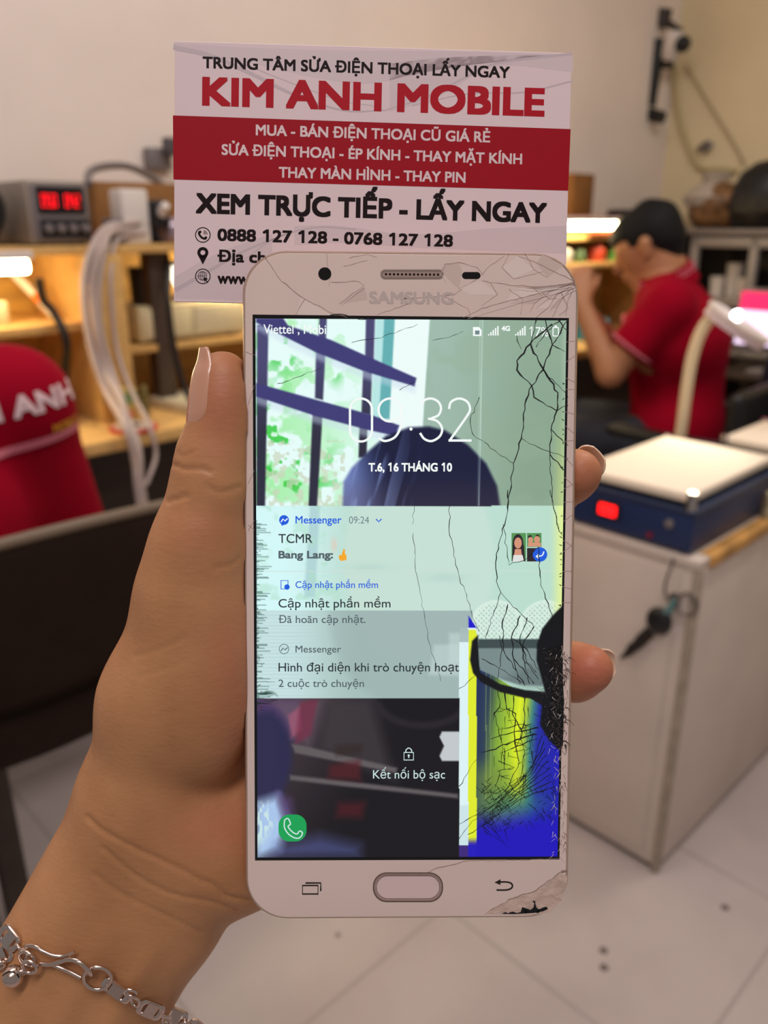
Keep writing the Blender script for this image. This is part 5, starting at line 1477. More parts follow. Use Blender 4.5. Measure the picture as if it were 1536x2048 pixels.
# ------------------------------------------------------------------ people at the bench
m_skin_p = mat('seated_skin', (178, 122, 86), 0.55)
m_hair = mat('black_hair', (13, 11, 12), 0.7, vary=.4, scale=90, bump=1.0, spec=.25)
m_shirt = mat('red_polo', (150, 2, 32), 0.9, vary=0.06, scale=12, spec=0.1)
m_stripe = mat('polo_stripe', (206, 110, 126), 0.8)
m_trouser = mat('dark_trousers', (30, 32, 46), 0.8)
m_print = mat('shirt_print', (226, 196, 200), 0.7)
m_print_y = mat('shirt_print_gold', (206, 140, 30), 0.7)
HB = 0.0085
def body_mesh(name, prims, mtl, parent, h=HB, cuts=(), it=2):
    P = []
    for p in prims:
        if p[0] == 'c': P += [np.array(p[1]) - max(p[3], p[4]), np.array(p[1]) + max(p[3], p[4]), np.array(p[2]) - max(p[3], p[4]), np.array(p[2]) + max(p[3], p[4])]
        else: P += [np.array(p[1]) - np.array(p[2]), np.array(p[1]) + np.array(p[2])]
    P = np.array(P)
    D, lo = blend_field(prims, P.min(0) - 4 * h, P.max(0) + 4 * h, h, cuts)
    V, Q = surface(D, lo, h)
    V = relax(V, Q, it, .5)
    return fast_mesh(name, V, Q, mtl, parent), V, Q

def finger_set(prims, wrist, dirv, side, palm_n, L=0.085, curl=0.5):
    """a palm and five curled fingers from a wrist point; side points from little finger to index"""
    w, d, s, n = [np.array(v, float) for v in (wrist, dirv, side, palm_n)]
    d /= np.linalg.norm(d); s /= np.linalg.norm(s); n /= np.linalg.norm(n)
    for k in (-1.1, -0.35, 0.35, 1.1):
        prims.append(('c', w + s * k * .012, w + d * L + s * k * .020, .017, .013, .012))
    for k, l in ((-1.45, .058), (-.5, .074), (.5, .080), (1.4, .070)):
        b0 = w + d * L + s * k * .0205
        b1 = b0 + (d * cos(curl) + n * sin(curl)) * l * .45
        b2 = b1 + (d * cos(curl * 2) + n * sin(curl * 2)) * l * .33
        b3 = b2 + (d * cos(curl * 2.7) + n * sin(curl * 2.7)) * l * .25
        prims += [('c', b0, b1, .0105, .0095, .006), ('c', b1, b2, .0095, .0085, .003), ('c', b2, b3, .0085, .0072, .003)]
    t0 = w + d * .02 + s * .02; t1 = t0 + d * .035 + s * .028 + n * .012; t2 = t1 + d * .03 + s * .008 + n * .012
    prims += [('c', t0, t1, .014, .011, .008), ('c', t1, t2, .011, .0085, .004)]

def seated_person(label, origin, pose_, long_sleeve=False, head_turn=(0, 0)):
    t = thing('person', label, 'person', origin)
    hip, chest, neck, head = [np.array(pose_[k], float) for k in ('hip', 'chest', 'neck', 'head')]
    fwd = np.array(pose_.get('face', (0, 0.95, -0.3))); fwd /= np.linalg.norm(fwd)
    upv = np.array((0, 0, 1.0)); sdv = np.cross(fwd, upv); sdv /= np.linalg.norm(sdv); hu = np.cross(sdv, fwd)
    W = pose_.get('shoulder', .165)
    shL, shR = [np.array(pose_[k], float) for k in ('shL', 'shR')]
    P = []
    # head: skull, jaw, nose, ears, brow
    P.append(('c', head + hu * .02 - fwd * .025, head + hu * .02 + fwd * .02, .074, .070, .02))
    P.append(('c', head - hu * .035 + fwd * .035, head - hu * .07 + fwd * .058, .052, .032, .03))
    P.append(('c', head + hu * .008 + fwd * .088, head - hu * .026 + fwd * .104, .010, .013, .012))
    P.append(('c', head - hu * .052 + fwd * .088 - sdv * .014, head - hu * .052 + fwd * .088 + sdv * .014, .010, .010, .008))
    for q in (-1, 1):
        P.append(('c', head + sdv * q * .076 - hu * .026 - fwd * .002, head + sdv * q * .08 + hu * .014 - fwd * .012, .011, .013, .006))
        P.append(('c', head + hu * .022 + fwd * .078 + sdv * q * .016, head + hu * .02 + fwd * .068 + sdv * q * .042, .009, .008, .01))
    P.append(('c', head - hu * .05 - fwd * .025, neck, .054, .056, .03))
    # trunk
    P.append(('c', chest + (-.07, 0, .02), chest + (.07, 0, .02), .10, .10, .06))
    P.append(('c', hip + (-.07, 0, 0), hip + (.07, 0, 0), .10, .10, .06))
    P.append(('c', hip, chest, .12, .125, .06)); P.append(('c', neck, chest, .06, .12, .06))
    arms = []
    for s_, el, wr in ((shL, pose_['elL'], pose_['wrL']), (shR, pose_['elR'], pose_['wrR'])):
        el, wr = np.array(el, float), np.array(wr, float)
        P += [('c', s_, neck - (0, 0, .05), .055, .05, .05), ('c', s_, el, .050, .039, .03), ('c', el, wr, .040, .027, .02)]
    for key in ('L', 'R'):
        d = np.array(pose_['hd' + key], float)
        finger_set(P, pose_['wr' + key], d, pose_['hs' + key], pose_['hn' + key], curl=pose_.get('curl', .6))
    LX = pose_.get('legs', 0)
    for q in (-1, 1):
        kn = hip + (q * .12 + LX, .37, .0); an = kn + (0, -.10, pose_.get('foot', 0) + .08 - kn[2])
        P += [('c', hip + (q * .09, .02, -.01), kn, .085, .06, .04), ('c', kn, an, .055, .04, .03), ('c', an + (0, -.02, -.035), an + (0, .16, -.045), .035, .028, .02)]
    body_mesh('body', P, m_skin_p, t)
    # hair cap
    H = [('c', head + hu * .032 - fwd * .034, head + hu * .034 + fwd * .022, .079, .073, .02), ('c', head - hu * .012 - fwd * .052, head - hu * .036 - fwd * .046, .058, .050, .03),
         ('c', head + hu * .08 + fwd * .01, head + hu * .062 + fwd * .052, .032, .022, .03), ('c', head + hu * .09 - fwd * .04, head + hu * .06 - fwd * .07, .034, .04, .03)]
    fx, fy, fz = [float(v) for v in fwd]; ux, uy, uz = [float(v) for v in hu]
    def face_cut(X, Y, Z):   # keeps hair off the face
        a = (X - head[0]) * fx + (Y - head[1]) * fy + (Z - head[2]) * fz
        b_ = (X - head[0]) * ux + (Y - head[1]) * uy + (Z - head[2]) * uz
        return np.maximum(0.040 - a + 0.35 * (b_ - 0.03) * (b_ < .03), b_ - 0.045) * -1 * -1
    body_mesh('hair', H, m_hair, t, .0065, [lambda X, Y, Z: np.maximum(0.036 - ((X - head[0]) * fx + (Y - head[1]) * fy + (Z - head[2]) * fz), ((X - head[0]) * ux + (Y - head[1]) * uy + (Z - head[2]) * uz) - 0.042)])
    # polo shirt
    G = [('c', chest + (-.075, 0, .02), chest + (.075, 0, .02), .112, .112, .06), ('c', hip + (-.08, 0, .03), hip + (.08, 0, .03), .112, .112, .06), ('c', hip + (0, 0, .02), chest, .135, .138, .06), ('c', neck + (0, -.006, -.014), chest, .076, .138, .05)]
    hems = []
    for s_, el in ((shL, pose_['elL']), (shR, pose_['elR'])):
        el = np.array(el, float)
        e = s_ + (el - s_) * (pose_.get('sleeve', .66))
        G += [('c', s_, neck - (0, 0, .05), .068, .058, .05), ('c', s_, e, .066, .066, .03)]
        hems.append((s_ + (el - s_) * (pose_.get('sleeve', .66) + .02), (el - s_) / np.linalg.norm(el - s_)))
    def trims(X, Y, Z):
        r = np.full((1, 1, 1), -1.0, np.float32)
        for c, d in hems:
            a = (X - c[0]) * d[0] + (Y - c[1]) * d[1] + (Z - c[2]) * d[2]
            near = np.sqrt((X - c[0]) ** 2 + (Y - c[1]) ** 2 + (Z - c[2]) ** 2) - .13
            r = np.maximum(r, -np.maximum(-a, near))
        return -r
    def hemcut(c, d):
        def f(X, Y, Z):
            a = (X - c[0]) * d[0] + (Y - c[1]) * d[1] + (Z - c[2]) * d[2]
            near = np.sqrt((X - c[0]) ** 2 + (Y - c[1]) ** 2 + (Z - c[2]) ** 2) - .11
            return np.maximum(-a, near)
        return f
    so, SV, SQ = body_mesh('polo_shirt', G, m_shirt, t, HB, [hemcut(c, d) for c, d in hems])
    for c, d in hems:
        ref = np.cross(d, (0, 0, 1.0)); ref /= np.linalg.norm(ref); r2 = np.cross(d, ref)
        ring = [c - d * .014 + .0675 * (cos(a) * ref + sin(a) * r2) for a in np.linspace(0, 2 * pi, 29)[:-1]]
        MB().tube(ring, .0035, 8, closed=True).build('sleeve_trim', m_stripe, so, local=True)
    # collar
    ax = head - hu * .05 - fwd * .02 - neck; ax /= np.linalg.norm(ax)
    ref = np.cross(ax, (1.0, 0, 0)); ref /= np.linalg.norm(ref); r2 = np.cross(ax, ref)
    col = MB()
    VV, FF = [], []
    for j, (rad, hgt) in enumerate(((.094, -.022), (.086, .012), (.078, .036), (.073, .035), (.080, .008), (.088, -.022))):
        VV += [neck + ax * hgt + rad * (cos(a) * ref + sin(a) * r2) for a in np.linspace(0, 2 * pi, 33)[:-1]]
    for j in range(5):
        FF += [(j * 32 + k, j * 32 + (k + 1) % 32, (j + 1) * 32 + (k + 1) % 32, (j + 1) * 32 + k) for k in range(32)]
    col.add(VV, FF).build('collar', m_shirt, so, local=True)
    for hgt, rad in ((.022, .0835), (.012, .0865)):
        MB().tube([neck + ax * hgt + rad * (cos(a) * ref + sin(a) * r2) for a in np.linspace(0, 2 * pi, 33)[:-1]], .0022, 6, closed=True).build('collar_stripe', m_stripe, so, local=True)
    # trousers
    T = [('c', hip + (-.07, 0, 0), hip + (.07, 0, 0), .106, .106, .05)]
    for q in (-1, 1):
        kn = hip + (q * .12 + LX, .37, .0); an = kn + (0, -.10, pose_.get('foot', 0) + .10 - kn[2])
        T += [('c', hip + (q * .09, .02, -.01), kn, .094, .07, .04), ('c', kn, an, .066, .056, .03)]
    body_mesh('trousers', T, m_trouser, t)
    for q in (-1, 1):
        an = hip + (q * .12 + LX, .27, pose_.get('foot', 0) + .035 - hip[2])
        mb = MB(); mb.ball(an + (0, .05, 0), (.045, .125, .038), 18); mb.build('shoe', m_blackp, t, local=True)
    return t, so, SV, SQ
def print_on(name, body, parent, SV, SQ, mtl, L, R, cap, bold=.06, axis=(0, 1.0, 0)):
    """lettering laid on the back of a shirt; L, R are (x, z) in the person's own axes"""
    bv = BVHTree.FromPolygons([Vector(v) for v in SV], [tuple(q) for q in SQ])
    P, T, zz = lettering(body, L, R, cap, bold)
    V = []
    for p in P:
        h = bv.ray_cast(Vector((p[0], -1.0, p[1])), Vector(axis))
        y = h[0].y - .0025 if h[0] is not None else -.12
        V.append((p[0], y, p[1]))
    return make_mesh(name, V, T.tolist(), mtl, parent, smooth=False)

def strip_on(name, parent, SV, SQ, mtl, L, R, h):
    bv = BVHTree.FromPolygons([Vector(v) for v in SV], [tuple(q) for q in SQ])
    V, Fs = [], []
    for i in range(41):
        for j in (0, 1):
            x, z = L[0] + (R[0] - L[0]) * i / 40, L[1] + (R[1] - L[1]) * i / 40 + j * h
            hit = bv.ray_cast(Vector((x, -1.0, z)), Vector((0, 1.0, 0)))
            V.append((x, hit[0].y - .0025 if hit[0] is not None else .05, z))
    for i in range(40): Fs.append((2 * i, 2 * i + 2, 2 * i + 3, 2 * i + 1))
    return make_mesh(name, V, Fs, mtl, parent, smooth=False)
man, so, SV, SQ = seated_person('person with short black hair in a red polo shirt, bent over the bench, hand raised', (2.235, 1.03, .055),
    dict(hip=(0.01, .03, .57), chest=(0.0, .06, .86), neck=(0.01, .115, 1.045), head=(0.0, .175, 1.135), face=(0.1, .90, -.48),
         shL=(-.155, .09, .985), shR=(.165, .09, .985), elL=(-.185, .225, .79), wrL=(-.14, .335, .985), hdL=(.35, .1, .6), hsL=(.3, -1, .1), hnL=(.9, .3, -.4),
         elR=(.22, .25, .80), wrR=(.05, .36, .95), hdR=(-.5, .2, .5), hsR=(-.3, -1, .2), hnR=(-.9, .2, -.3), curl=.55, foot=-.055))
man.matrix_world = M_ROOM @ Matrix.Translation((2.235, 1.03, .055)) @ Matrix.Rotation(radians(24), 4, 'Z') @ Matrix.Diagonal((.95, .95, .95, 1))
print_on('back_print', 'KIM ANH', so, SV, SQ, m_print, (-.045, .935), (.10, .935), .028)
woman, so, SV, SQ = seated_person('person in a red polo shirt seen from behind at left, head outside the picture', (0.165, 0.985, 0),
    dict(hip=(0.0, .03, .675), chest=(0.0, .05, .84), neck=(0.0, .07, 1.07), head=(-.02, .12, 1.19), face=(-.2, .95, -.25),
         shL=(-.185, .05, .985), shR=(.185, .05, .985), elL=(-.27, .10, .76), wrL=(-.15, .30, .83), hdL=(.25, .9, .05), hsL=(.9, -.2, 0), hnL=(0, .1, -1),
         elR=(.235, .08, .76), wrR=(.14, .30, .83), sleeve=.92, legs=-.22, hdR=(-.25, .9, .05), hsR=(-.9, -.2, 0), hnR=(0, .1, -1), curl=.5))
print_on('back_print', 'KIM ANH', so, SV, SQ, m_print, (.085, .974), (.247, .990), .026, .05)
print_on('back_print_gold', 'MOBILE', so, SV, SQ, m_print_y, (.205, .956), (.246, .960), .011, .06)
strip_on('back_line', so, SV, SQ, m_stripe, (-.06, .915), (.247, .950), .010)

# ------------------------------------------------------------------ chairs
t = thing('chair', 'dark brown upholstered chair with pale rimmed back, nearest at left', 'chair', (0.26, 0.80, 0))
m_leather = mat('dark_brown_leather', (38, 24, 17), 0.7, vary=.12, scale=30, spec=.15)
m_rim = mat('pale_rim', (112, 94, 76), 0.5)
def chair_pt(s, z, bow=.05):
    x = (s - .26) / .30
    return np.array((s, 0.78 + bow * (x * x) - .0 + (z - .7) * -.06, z))
cols_, rows_ = 20, 8
V = []
ztop = lambda s: .900 - .03 * ((s - .26) / .3) ** 2
zbot = lambda s: .655 + .05 * ((s - .26) / .3) ** 2
for lay in (0, 1):
    for j in range(rows_ + 1):
        for i in range(cols_ + 1):
            s = -.03 + .58 * i / cols_
            z = zbot(s) + (ztop(s) - zbot(s)) * j / rows_
            p = chair_pt(s, z); e = 1 - (2 * j / rows_ - 1) ** 4
            p[1] += (-.014 if lay == 0 else .024) * (0.35 + 0.65 * e)
            V.append(p)
m_ = (cols_ + 1) * (rows_ + 1)
Fs = []
for j in range(rows_):
    for i in range(cols_):
        q = (j * (cols_ + 1) + i, j * (cols_ + 1) + i + 1, (j + 1) * (cols_ + 1) + i + 1, (j + 1) * (cols_ + 1) + i)
        Fs += [q, tuple(x + m_ for x in q[::-1])]
edge = list(range(cols_ + 1)) + [(j + 1) * (cols_ + 1) + cols_ for j in range(rows_)] + [rows_ * (cols_ + 1) + i for i in range(cols_ - 1, -1, -1)] + [j * (cols_ + 1) for j in range(rows_ - 1, 0, -1)]
for a, b_ in zip(edge, edge[1:] + edge[:1]): Fs.append((a, b_, b_ + m_, a + m_))
back = MB().add(V, Fs).build('backrest', m_leather, t)
MB().tube([chair_pt(-.03 + .58 * i / 24, .725 + .05 * ((-.03 + .58 * i / 24 - .26) / .3) ** 2) + (0, -.016, 0) for i in range(25)], .004, 8).build('back_seam', mat('seam_brown', (20, 13, 9), .9, spec=.05), back)
rim_pts = [chair_pt(-.03 + .58 * i / 24, ztop(-.03 + .58 * i / 24) + .006) + (0, .004, 0) for i in range(25)]
MB().tube(rim_pts, .007, 12).build('back_rim', m_rim, back)
MB().box((-.05, .98, .53), (.42, 1.25, .575), .02).build('seat', m_leather, t)
for a, c in ((-.03, 1.0), (.235, .995), (-.03, 1.22), (.235, 1.22)):
    MB().box((a - .016, c - .016, 0), (a + .016, c + .016, .535), .004).build('leg', m_dkwood, t)
for a in (.03, .49):
    MB().tube([(a, 1.0, .55), (a, .90, .60), (a, .80, .73)], .014, 12).build('back_post', m_dkwood, t)

t = thing('office_chair', 'black office chair under the seated man, partly behind the phone', 'chair', (2.15, 0.96, 0))
MB().box((1.94, .80, .42), (2.36, 1.20, .475), .03, 3).build('seat', m_blackp, t)
MB().box((1.97, .775, .55), (2.34, .82, .80), .02, 3).build('backrest', m_blackp, t)
MB().box((2.11, .765, .40), (2.19, .785, .62), .004).build('back_bar', m_greyp, t)
for a in (1.92, 2.40):
    ar = MB().box((a - .028, .80, .655), (a + .028, 1.10, .685), .012, 3).build('armrest', m_blackp, t)
    MB().tube([(a, .90, .66), (a + (.03 if a < 2 else -.03), .93, .45)], .014, 10).build('armrest_post', m_blackp, ar)
MB().rod((2.15, 1.0, .10), (2.15, 1.0, .42), .025).build('gas_post', m_greyp, t)
for k in range(5):
    a = k * 2 * pi / 5 + .3
    l_ = MB().tube([(2.15, 1.0, .12), (2.15 + .22 * cos(a), 1.0 + .22 * sin(a), .07)], [.022, .014], 10).build('base_leg', m_blackp, t)
    MB().ball((2.15 + .22 * cos(a), 1.0 + .22 * sin(a), .03), (.03, .03, .03), 12).build('caster', m_blackp, l_)
# chair with a navy jacket
t = thing('jacket_chair', 'chair draped with a dark navy jacket at right picture edge', 'chair', (2.45, 0.62, 0))
m_navy = mat('navy_cloth', (22, 20, 48), 0.85, vary=.3, scale=16, bump=.4)
J = [('c', (0, -.20, .80), (0, .20, .80), .07, .07, .04), ('c', (0, -.21, .80), (-.03, -.23, .48), .08, .09, .05), ('c', (0, .21, .80), (-.03, .23, .48), .08, .09, .05), ('c', (-.02, 0, .78), (-.02, 0, .46), .11, .12, .08), ('c', (.0, .02, .83), (.0, .03, .86), .06, .045, .04)]
body_mesh('jacket', J, m_navy, t, .012)
MB().box((2.42, .42, .40), (2.66, .82, .46), .02).build('seat', m_blackp, t)
MB().box((2.435, .44, .46), (2.465, .80, .82), .01).build('backrest', m_blackp, t)
for a, c in ((2.44, .44), (2.64, .44), (2.44, .80), (2.64, .80)):
    MB().box((a - .015, c - .015, 0), (a + .015, c + .015, .41), .003).build('leg', m_blackp, t)

# ------------------------------------------------------------------ white cabinet, hot plates, keys, magnifier lamp
CB_S, CB_M, CB_Z = 1.235, 0.512, 0.665
t = thing('cabinet', 'white low cabinet with worn edges standing at an angle on the floor', 'cabinet', (1.6, 0.75, 0))
m_cabw = mat('worn_white_laminate', (216, 200, 188), 0.45, vary=.07, scale=6)
m_cabe = mat('grey_edge_band', (168, 154, 138), 0.5, vary=.2, scale=30)
MB().box((CB_S, CB_M, 0.014), (1.89, .85, CB_Z - .018), .002).build('body', m_cabw, t)
MB().box((CB_S - .004, CB_M, CB_Z - .018), (1.90, .86, CB_Z), .003).build('top_board', m_cabw, t)
MB().box((1.265, CB_M - .006, CB_Z - .020), (1.90, CB_M + .021, CB_Z + .0015), .002).build('ply_edge', mat('worn_ply_edge', (206, 152, 82), .5, vary=.35, scale=18), t)
MB().box((CB_S - .003, CB_M - .003, .0), (CB_S + .012, CB_M + .012, CB_Z - .018), .002).build('corner_trim', m_cabe, t)
MB().box((CB_S + .008, CB_M + .008, 0), (1.88, .84, .016)).build('plinth', mat('dirty_plinth', (70, 58, 48), .8), t)
MB().box((CB_S - .004, .545, .035), (CB_S + .002, .845, CB_Z - .03), .002).build('door', m_cabw, t)
lk = on_s(1352, 1196, CB_S - .004)
MB().lathe(lk, [(.011, 0), (.011, .004), (.006, .006), (0, .006)], 20, (-1, 0, 0)).build('lock', m_chrome, t)

def hot_plate(label, s0, s1, m0, m1, z, yaw=0):
    t = thing('hot_plate', label, 'hot plate', ((s0 + s1) / 2, (m0 + m1) / 2, z), 'blue screen separator hot plates')
    m_blue = mat('blue_steel', (30, 48, 92), 0.4)
    c = MB(); c.box((s0, m0, z + .006), (s1, m1, z + .078), .004).build('case', m_blue, t)
    MB().box((s0 - .004, m0 - .004, z + .074), (s1 + .004, m1 + .004, z + .082), .003).build('top_frame', mat('dark_blue_steel', (38, 50, 78), .35), t)
    pl = MB().box((s0 + .006, m0 + .012, z + .092), (s1 - .012, m1 - .014, z + .108), .003).build('plate', mat('pale_hot_plate', (250, 234, 212), .75, 0.0, spec=.15), t)
    MB().box((s0 + .012, m0 + .018, z + .082), (s1 - .018, m1 - .02, z + .093)).build('heater_block', m_blackp, t)
    for a, e in ((s0 + .006, m0 + .012), (s1 - .014, m0 + .012), (s1 - .014, m1 - .016), (s0 + .006, m1 - .016)):
        MB().rod((a, e, z + .080), (a, e, z + .112), .010, .008).build('corner_post', m_chrome, t)
    sw = MB().box((s0 - .004, m1 - .115, z + .030), (s0 + .001, m1 - .065, z + .062), .002).build('switch_frame', m_blackp, t)
    MB().box((s0 - .008, m1 - .108, z + .036), (s0 - .003, m1 - .074, z + .056), .002).build('switch', mat('lit_red_switch', (255, 20, 20), .4, emit=3.0, emit_rgb=(255, 16, 18)), sw)
    MB().lathe((s0, m0 + .075, z + .02), [(.005, 0), (.005, .004), (0, .005)], 14, (-1, 0, 0)).build('indicator', mat('red_indicator', (140, 24, 40), .4), t)
    MB().lathe((s0, m0 + .042, z + .05), [(.008, 0), (.008, .004), (.006, .006), (0, .006)], 16, (-1, 0, 0)).build('screw_cap', m_greyp, t)
    for a in (s0 + .02, s1 - .02):
        for e in (m0 + .02, m1 - .02):
            MB().rod((a, e, z), (a, e, z + .008), .008).build('foot', m_blackp, t)
    return t
hot_plate('blue hot plate machine with bright white top and red lit switch on the white cabinet', 1.236, 1.59, 0.535, 0.785, CB_Z)
hot_plate('second blue hot plate machine, farther back at right picture edge', 1.65, 1.88, 0.53, 0.695, CB_Z)
t = thing('tape_roll', 'two small pale tape rolls stacked by the blue machine at right picture edge', 'tape', (1.532, 0.514, CB_Z))
# rolls stacked on a small tray beside the cabinet edge
cx_, cm_ = 1.532, 0.524
for k, (r, z0, nm) in enumerate(((.0185, 0, 'roll'), (.017, .026, 'roll'))):
    MB().lathe((cx_, cm_ - .01, CB_Z + z0), [(r * .55, 0), (r, 0), (r + .001, .003), (r + .001, .022), (r, .0245), (r * .55, .0245)], 32).build(nm, mat('cream_tape', (196, 184, 150), .4), t)
MB().lathe((cx_, cm_ - .01, CB_Z + .0512), [(0, -.01), (.0092, -.01), (.0092, 0), (0, .0)], 24).build('core', mat('purple_core', (90, 66, 100), .5), t)

# keys in the cabinet lock
t = thing('key_set', 'bunch of keys with black fob hanging from the white cabinet lock', 'keys', (CB_S - .01, 0.56, .55))
def ks(px, py, off=.012):
    return on_s(px, py, CB_S - off)
MB().tube(curve_pts([ks(1348, 1118, .008), ks(1336, 1150, .016), ks(1330, 1175, .018), ks(1334, 1196, .016), ks(1345, 1206, .014)], 8), .0022, 8).build('wire_loop', mat('grey_wire', (96, 86, 80), .4, .6), t)
c = ks(1374, 1209)
MB().tube([c + .018 * np.array((.25 * sin(a), cos(a), sin(a))) for a in np.linspace(0, 2 * pi, 33)[:-1]], .0025, 10, closed=True).build('key_ring', mat('dull_steel', (110, 100, 96), .35, .8), t)
MB().tube([ks(1350, 1202), ks(1340, 1218), ks(1326, 1232)], [.005, .006, .0045], 10).build('teal_tag', mat('teal_tag', (92, 140, 140), .6), t)
fob = ks(1318, 1242)
MB().ball(fob, (.012, .024, .026), 20).build('fob', m_blackp, t)
a, e = ks(1300, 1262), ks(1240, 1318, .02)
d = e - a; n_ = np.array((1.0, 0, 0)); sd = np.cross(d, n_); sd /= np.linalg.norm(sd)
blade = [a + sd * .010, a + d * .35 + sd * .012, a + d * .75 + sd * .009, e + sd * .001, e - sd * .0015, a + d * .75 - sd * .005, a + d * .6 - sd * .009, a + d * .45 - sd * .007, a + d * .3 - sd * .010, a - sd * .009]
MB().prism([p - n_ * .0015 for p in blade], n_ * .003).build('key_blade', mat('dark_key', (58, 52, 50), .4, .6), t)
a, e = ks(1306, 1272, .006), ks(1284, 1292, .006)
MB().tube([a, e], .003, 8).build('small_key', mat('brass_key', (140, 108, 58), .4, .7), t)

# magnifier lamp behind the machine
t = thing('magnifier_lamp', 'white magnifier lamp on a curved arm rising behind the blue machine', 'lamp', (1.68, 0.80, CB_Z))
arm = [(1.675, 0.79, CB_Z + .02), (1.676, 0.784, .76), (1.676, 0.784, .844), (1.677, .782, .92), (1.681, .773, .974), (1.687, .758, 1.008), (1.692, .742, 1.020)]
MB().lathe((1.675, 0.79, CB_Z), [(.045, 0), (.045, .012), (.02, .022), (.02, .035), (0, .035)], 26).build('base', m_white, t)
MB().tube(curve_pts(arm, 8), .0125, 14).build('arm', mat('cream_arm', (226, 206, 170), .45), t)
hd = MB()
hc_ = np.array((1.703, .715, .985)); dx = np.array((.30, -.80, -.52)); dx /= np.linalg.norm(dx); dn = np.cross(dx, np.cross((0, 0, 1.0), dx)); dn /= np.linalg.norm(dn); dy = np.cross(dn, dx)
loop = [hc_ + dx * .070 * cos(a) + dy * .052 * sin(a) for a in np.linspace(0, 2 * pi, 33)[:-1]]
head = hd.prism(loop, dn * .022).build('lamp_head', mat('pinkish_white_plastic', (206, 186, 190), .4), t)
MB().tube([p + dn * .022 for p in loop], .005, 8, closed=True).build('head_rim', m_white, head)
MB().ball(hc_ + dn * .03 - dx * .012, .011, 16).build('led', mat('lit_led', (255, 250, 250), .4, emit=10, emit_rgb=(255, 246, 250)), head)

ll = bpy.data.lights.new('magnifier_light', 'SPOT')
ll.energy = 3.6; ll.color = (1.0, 0.9, 0.74); ll.spot_size = radians(70); ll.spot_blend = 0.6; ll.shadow_soft_size = 0.04
lo_ = bpy.data.objects.new('magnifier_light', ll)
COL.objects.link(lo_)
src_ = Vector(tuple(hc_ - dn * .012)); dst_ = Vector((1.46, .69, CB_Z + .1))
lo_.matrix_world = M_ROOM @ Matrix.Translation(src_) @ (dst_ - src_).to_track_quat('-Z', 'Y').to_matrix().to_4x4()

# ------------------------------------------------------------------ right wall: camera, duct, shelf and its goods
WR = WALL_S - .004
def wr(px, py, off=0.0): return on_s(px, py, WR - off)
t = thing('security_camera', 'white security camera with black lens on a dark bracket in the wall corner', 'camera', wr(1330, 90, .1))
MB().tube([wr(1298, 212, .16), wr(1319, 78, .16)], .027, 14).build('bracket_bar', m_blackp, t)
MB().tube([wr(1292, 226, .16), wr(1326, 236, .16)], .024, 12).build('bracket_foot', m_blackp, t)
MB().tube([wr(1322, 55, .15), wr(1330, 18, .15)], .03, 12).build('mount', mat('dark_brown_plastic', (54, 44, 40), .5), t)
MB().tube([wr(1328, 40, .15), wr(1362, 64, .15)], .013, 10).build('mount_arm', mat('dark_brown_plastic', (54, 44, 40), .5), t)
MB().lathe(wr(1338, 118, .14), [(0, 0), (.028, 0), (.036, .01), (.036, .09), (.03, .1), (0, .1)], 24, (-.2, -.25, .95)).build('housing', m_white, t)
cbp = wr(1366, 88, .16)
ln = MB().ball(cbp, .030, 22).build('lens_ball', m_blackp, t)
MB().tube([wr(1312, 130, .15), wr(1345, 130, .15)], .013, 10).build('clamp', m_blackp, t)
duct = [wr(1347, 132, .05), wr(1352, 190, .02), wr(1360, 240, .01), wr(1374, 285, .01), wr(1392, 325, .01), wr(1410, 338, .01), wr(1440, 338, .012), wr(1475, 342, .012)]
single('cable_duct', MB().tube(curve_pts(duct, 8), .0095, 12), mat('cream_duct', (196, 180, 132), .6), 'pale cable running down the corner wall below the security camera', 'cable', duct[-1])
single('wire', MB().tube(curve_pts([wr(1372, 130, .008), wr(1420, 210, .008), wr(1470, 290, .008), wr(1490, 330, .008)], 8), .004, 8), mat('thin_wire', (176, 158, 118), .6), 'thin wire running diagonally down the right wall', 'wire', wr(1490, 330))
single('wall_hook', MB().tube(curve_pts([wr(1396, 300, .01), wr(1412, 286, .02), wr(1420, 292, .02), wr(1408, 304, .02)], 6), .01, 8), m_greyp, 'small grey clip on the right wall above the plastic bag', 'clip', wr(1410, 300))
ZS = 1.175
t = thing('wall_shelf', 'grey shelf along the right wall holding the plastic bag', 'shelf', (3.3, 1.3, 0))
MB().box((3.08, 0.9, ZS - .02), (WALL_S - .005, 1.745, ZS), .003).build('board', mat('grey_board', (136, 124, 118), .5), t)
MB().box((3.10, 1.70, 0), (WALL_S - .005, 1.74, ZS - .02)).build('side_panel', mat('dark_grey_panel', (58, 50, 48), .6), t)
MB().box((3.42, .9, 0.0), (WALL_S - .005, 1.70, ZS - .02)).build('rear_panel', mat('dark_grey_panel', (58, 50, 48), .6), t)
MB().box((3.10, .9, .70), (WALL_S - .05, 1.70, .72)).build('board', mat('grey_board', (136, 124, 118), .5), t)
MB().box((3.10, .9, 0), (WALL_S - .005, .94, ZS - .02)).build('side_panel', mat('dark_grey_panel', (58, 50, 48), .6), t)
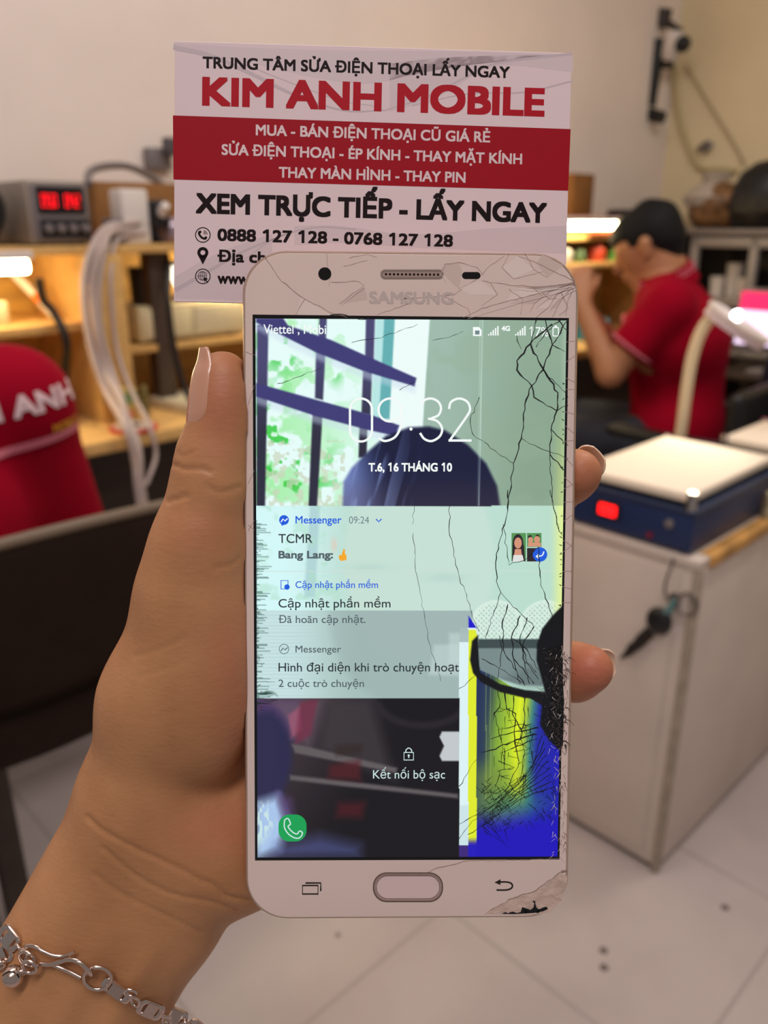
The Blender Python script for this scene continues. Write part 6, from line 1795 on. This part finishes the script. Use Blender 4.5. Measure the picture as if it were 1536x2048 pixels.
# plastic bag with orange goods
t = thing('plastic_bag', 'clear plastic bag of orange and brown goods on the grey wall shelf', 'bag', (3.27, 1.5, ZS))
B_ = [('e', (3.27, 1.50 + random.uniform(-.09, .09), ZS + .04 + .018 * (k % 5)), (random.uniform(.05, .09), random.uniform(.04, .07), random.uniform(.03, .06)), .025) for k in range(16)]
D, lo = blend_field(B_, (3.08, 1.28, ZS - .06), (3.46, 1.72, ZS + .3), .012)
V, Q = surface(D, lo, .012); V[:, 2] = np.maximum(V[:, 2], ZS + .001)
fast_mesh('contents', V - origin_of(t), Q, mat('orange_goods', (138, 98, 58), .5, vary=.6, scale=30), t)
V2 = V + np.array([(0, 0, .035)]) * np.clip((V[:, 2:3] - ZS) / .2, 0, 1)
MB().lathe((3.29, 1.53, ZS + .085), [(.11, 0), (.12, .03), (.09, .06), (.05, .085), (.06, .12), (.035, .125), (.012, .09)], 9).build('bag_neck', mat('cloudy_plastic', (190, 178, 164), .3), t)
t = thing('helmet', 'round black helmet on the grey wall shelf at right picture edge', 'helmet', (3.2, 1.285, ZS))
MB().lathe((3.2, 1.285, ZS), [(.10, 0), (.118, .02), (.13, .08), (.125, .14), (.10, .195), (.055, .228), (0, .24)], 34).build('shell', mat('black_shell', (14, 14, 16), .5), t)
MB().box((3.075, 1.205, ZS + .05), (3.09, 1.365, ZS + .13), .01).build('visor', m_blackp, t)
MB().tube(curve_pts([(3.2, 1.285, ZS + .235), (3.19, 1.28, ZS + .27), (3.20, 1.265, ZS + .30)], 5), .008, 8).build('strap', m_greyp, t)
# grey framed oven on the lower shelf and white parts inside
t = thing('display_cabinet', 'grey framed glass cabinet with white goods inside on the right wall', 'cabinet', (3.25, 1.25, .72))
m_gf = mat('grey_frame', (150, 140, 134), .45)
z0, z1, a0, a1, f0 = .93, 1.145, .90, 1.49, 3.06
for q in ((a0, a0 + .03), (1.235, 1.265), (a1 - .03, a1)):
    MB().box((f0, q[0], .72), (f0 + .03, q[1], z1), .003).build('frame_post', m_gf, t)
MB().box((f0, a0, z1 - .035), (f0 + .33, a1, z1), .004).build('top_panel', m_gf, t)
MB().box((f0, a0, .90), (f0 + .33, a1, z0), .004).build('middle_panel', m_gf, t)
MB().box((f0, a0, .722), (f0 + .33, a1, .74), .004).build('bottom_panel', m_gf, t)
MB().box((f0 + .31, a0, .74), (f0 + .33, a1, z1 - .03)).build('rear_panel', mat('charcoal_panel', (52, 48, 50), .5), t)
for k, (s_, m_q, r, h) in enumerate(((3.17, 1.415, .03, .07), (3.2, 1.365, .032, .12), (3.15, 1.31, .022, .07), (3.2, 1.16, .035, .06))):
    single('white_cup', MB().lathe((s_, m_q, z0), [(0, 0), (r * .8, 0), (r, h), (r * .93, h), (r * .72, .006), (0, .006)], 20), m_white, ['squat white cup at left in the grey framed cabinet', 'tall white cup in the grey framed cabinet', 'small white cup beside the cabinet\'s middle post', 'low white cup in the right half of the grey framed cabinet'][k], 'cup', (s_, m_q, z0))
# lit screen at the far right
t = thing('monitor', 'monitor with a bright pink and white screen at right picture edge', 'monitor', (2.78, 1.0, .70))
mx_ = MB().box((2.75, .83, .80), (2.775, 1.15, .995), .004).build('casing', m_greyp, t)
MB().box((2.746, .84, .925), (2.751, 1.14, .985)).build('screen_top', mat('pink_screen', (240, 60, 130), .4, emit=0.8, emit_rgb=(226, 30, 90)), mx_)
MB().box((2.746, .84, .815), (2.751, 1.14, .925)).build('screen', mat('lilac_screen', (240, 220, 255), .4, emit=1.2, emit_rgb=(236, 214, 250)), mx_)
MB().rod((2.785, .99, .735), (2.785, .99, .82), .018).build('stand', m_greyp, t)
MB().box((2.72, .90, .72), (2.85, 1.08, .736), .004).build('foot', m_greyp, t)
t = thing('side_table', 'small dark table carrying the pink monitor by the right wall', 'table', (2.85, 1.0, 0))
MB().box((2.69, .80, .70), (3.02, 1.20, .72), .003).build('top', m_dkwood, t)
for a, c in ((2.71, .82), (3.0, .82), (2.71, 1.18), (3.0, 1.18)):
    MB().box((a - .015, c - .015, 0), (a + .015, c + .015, .70)).build('leg', m_dkwood, t)
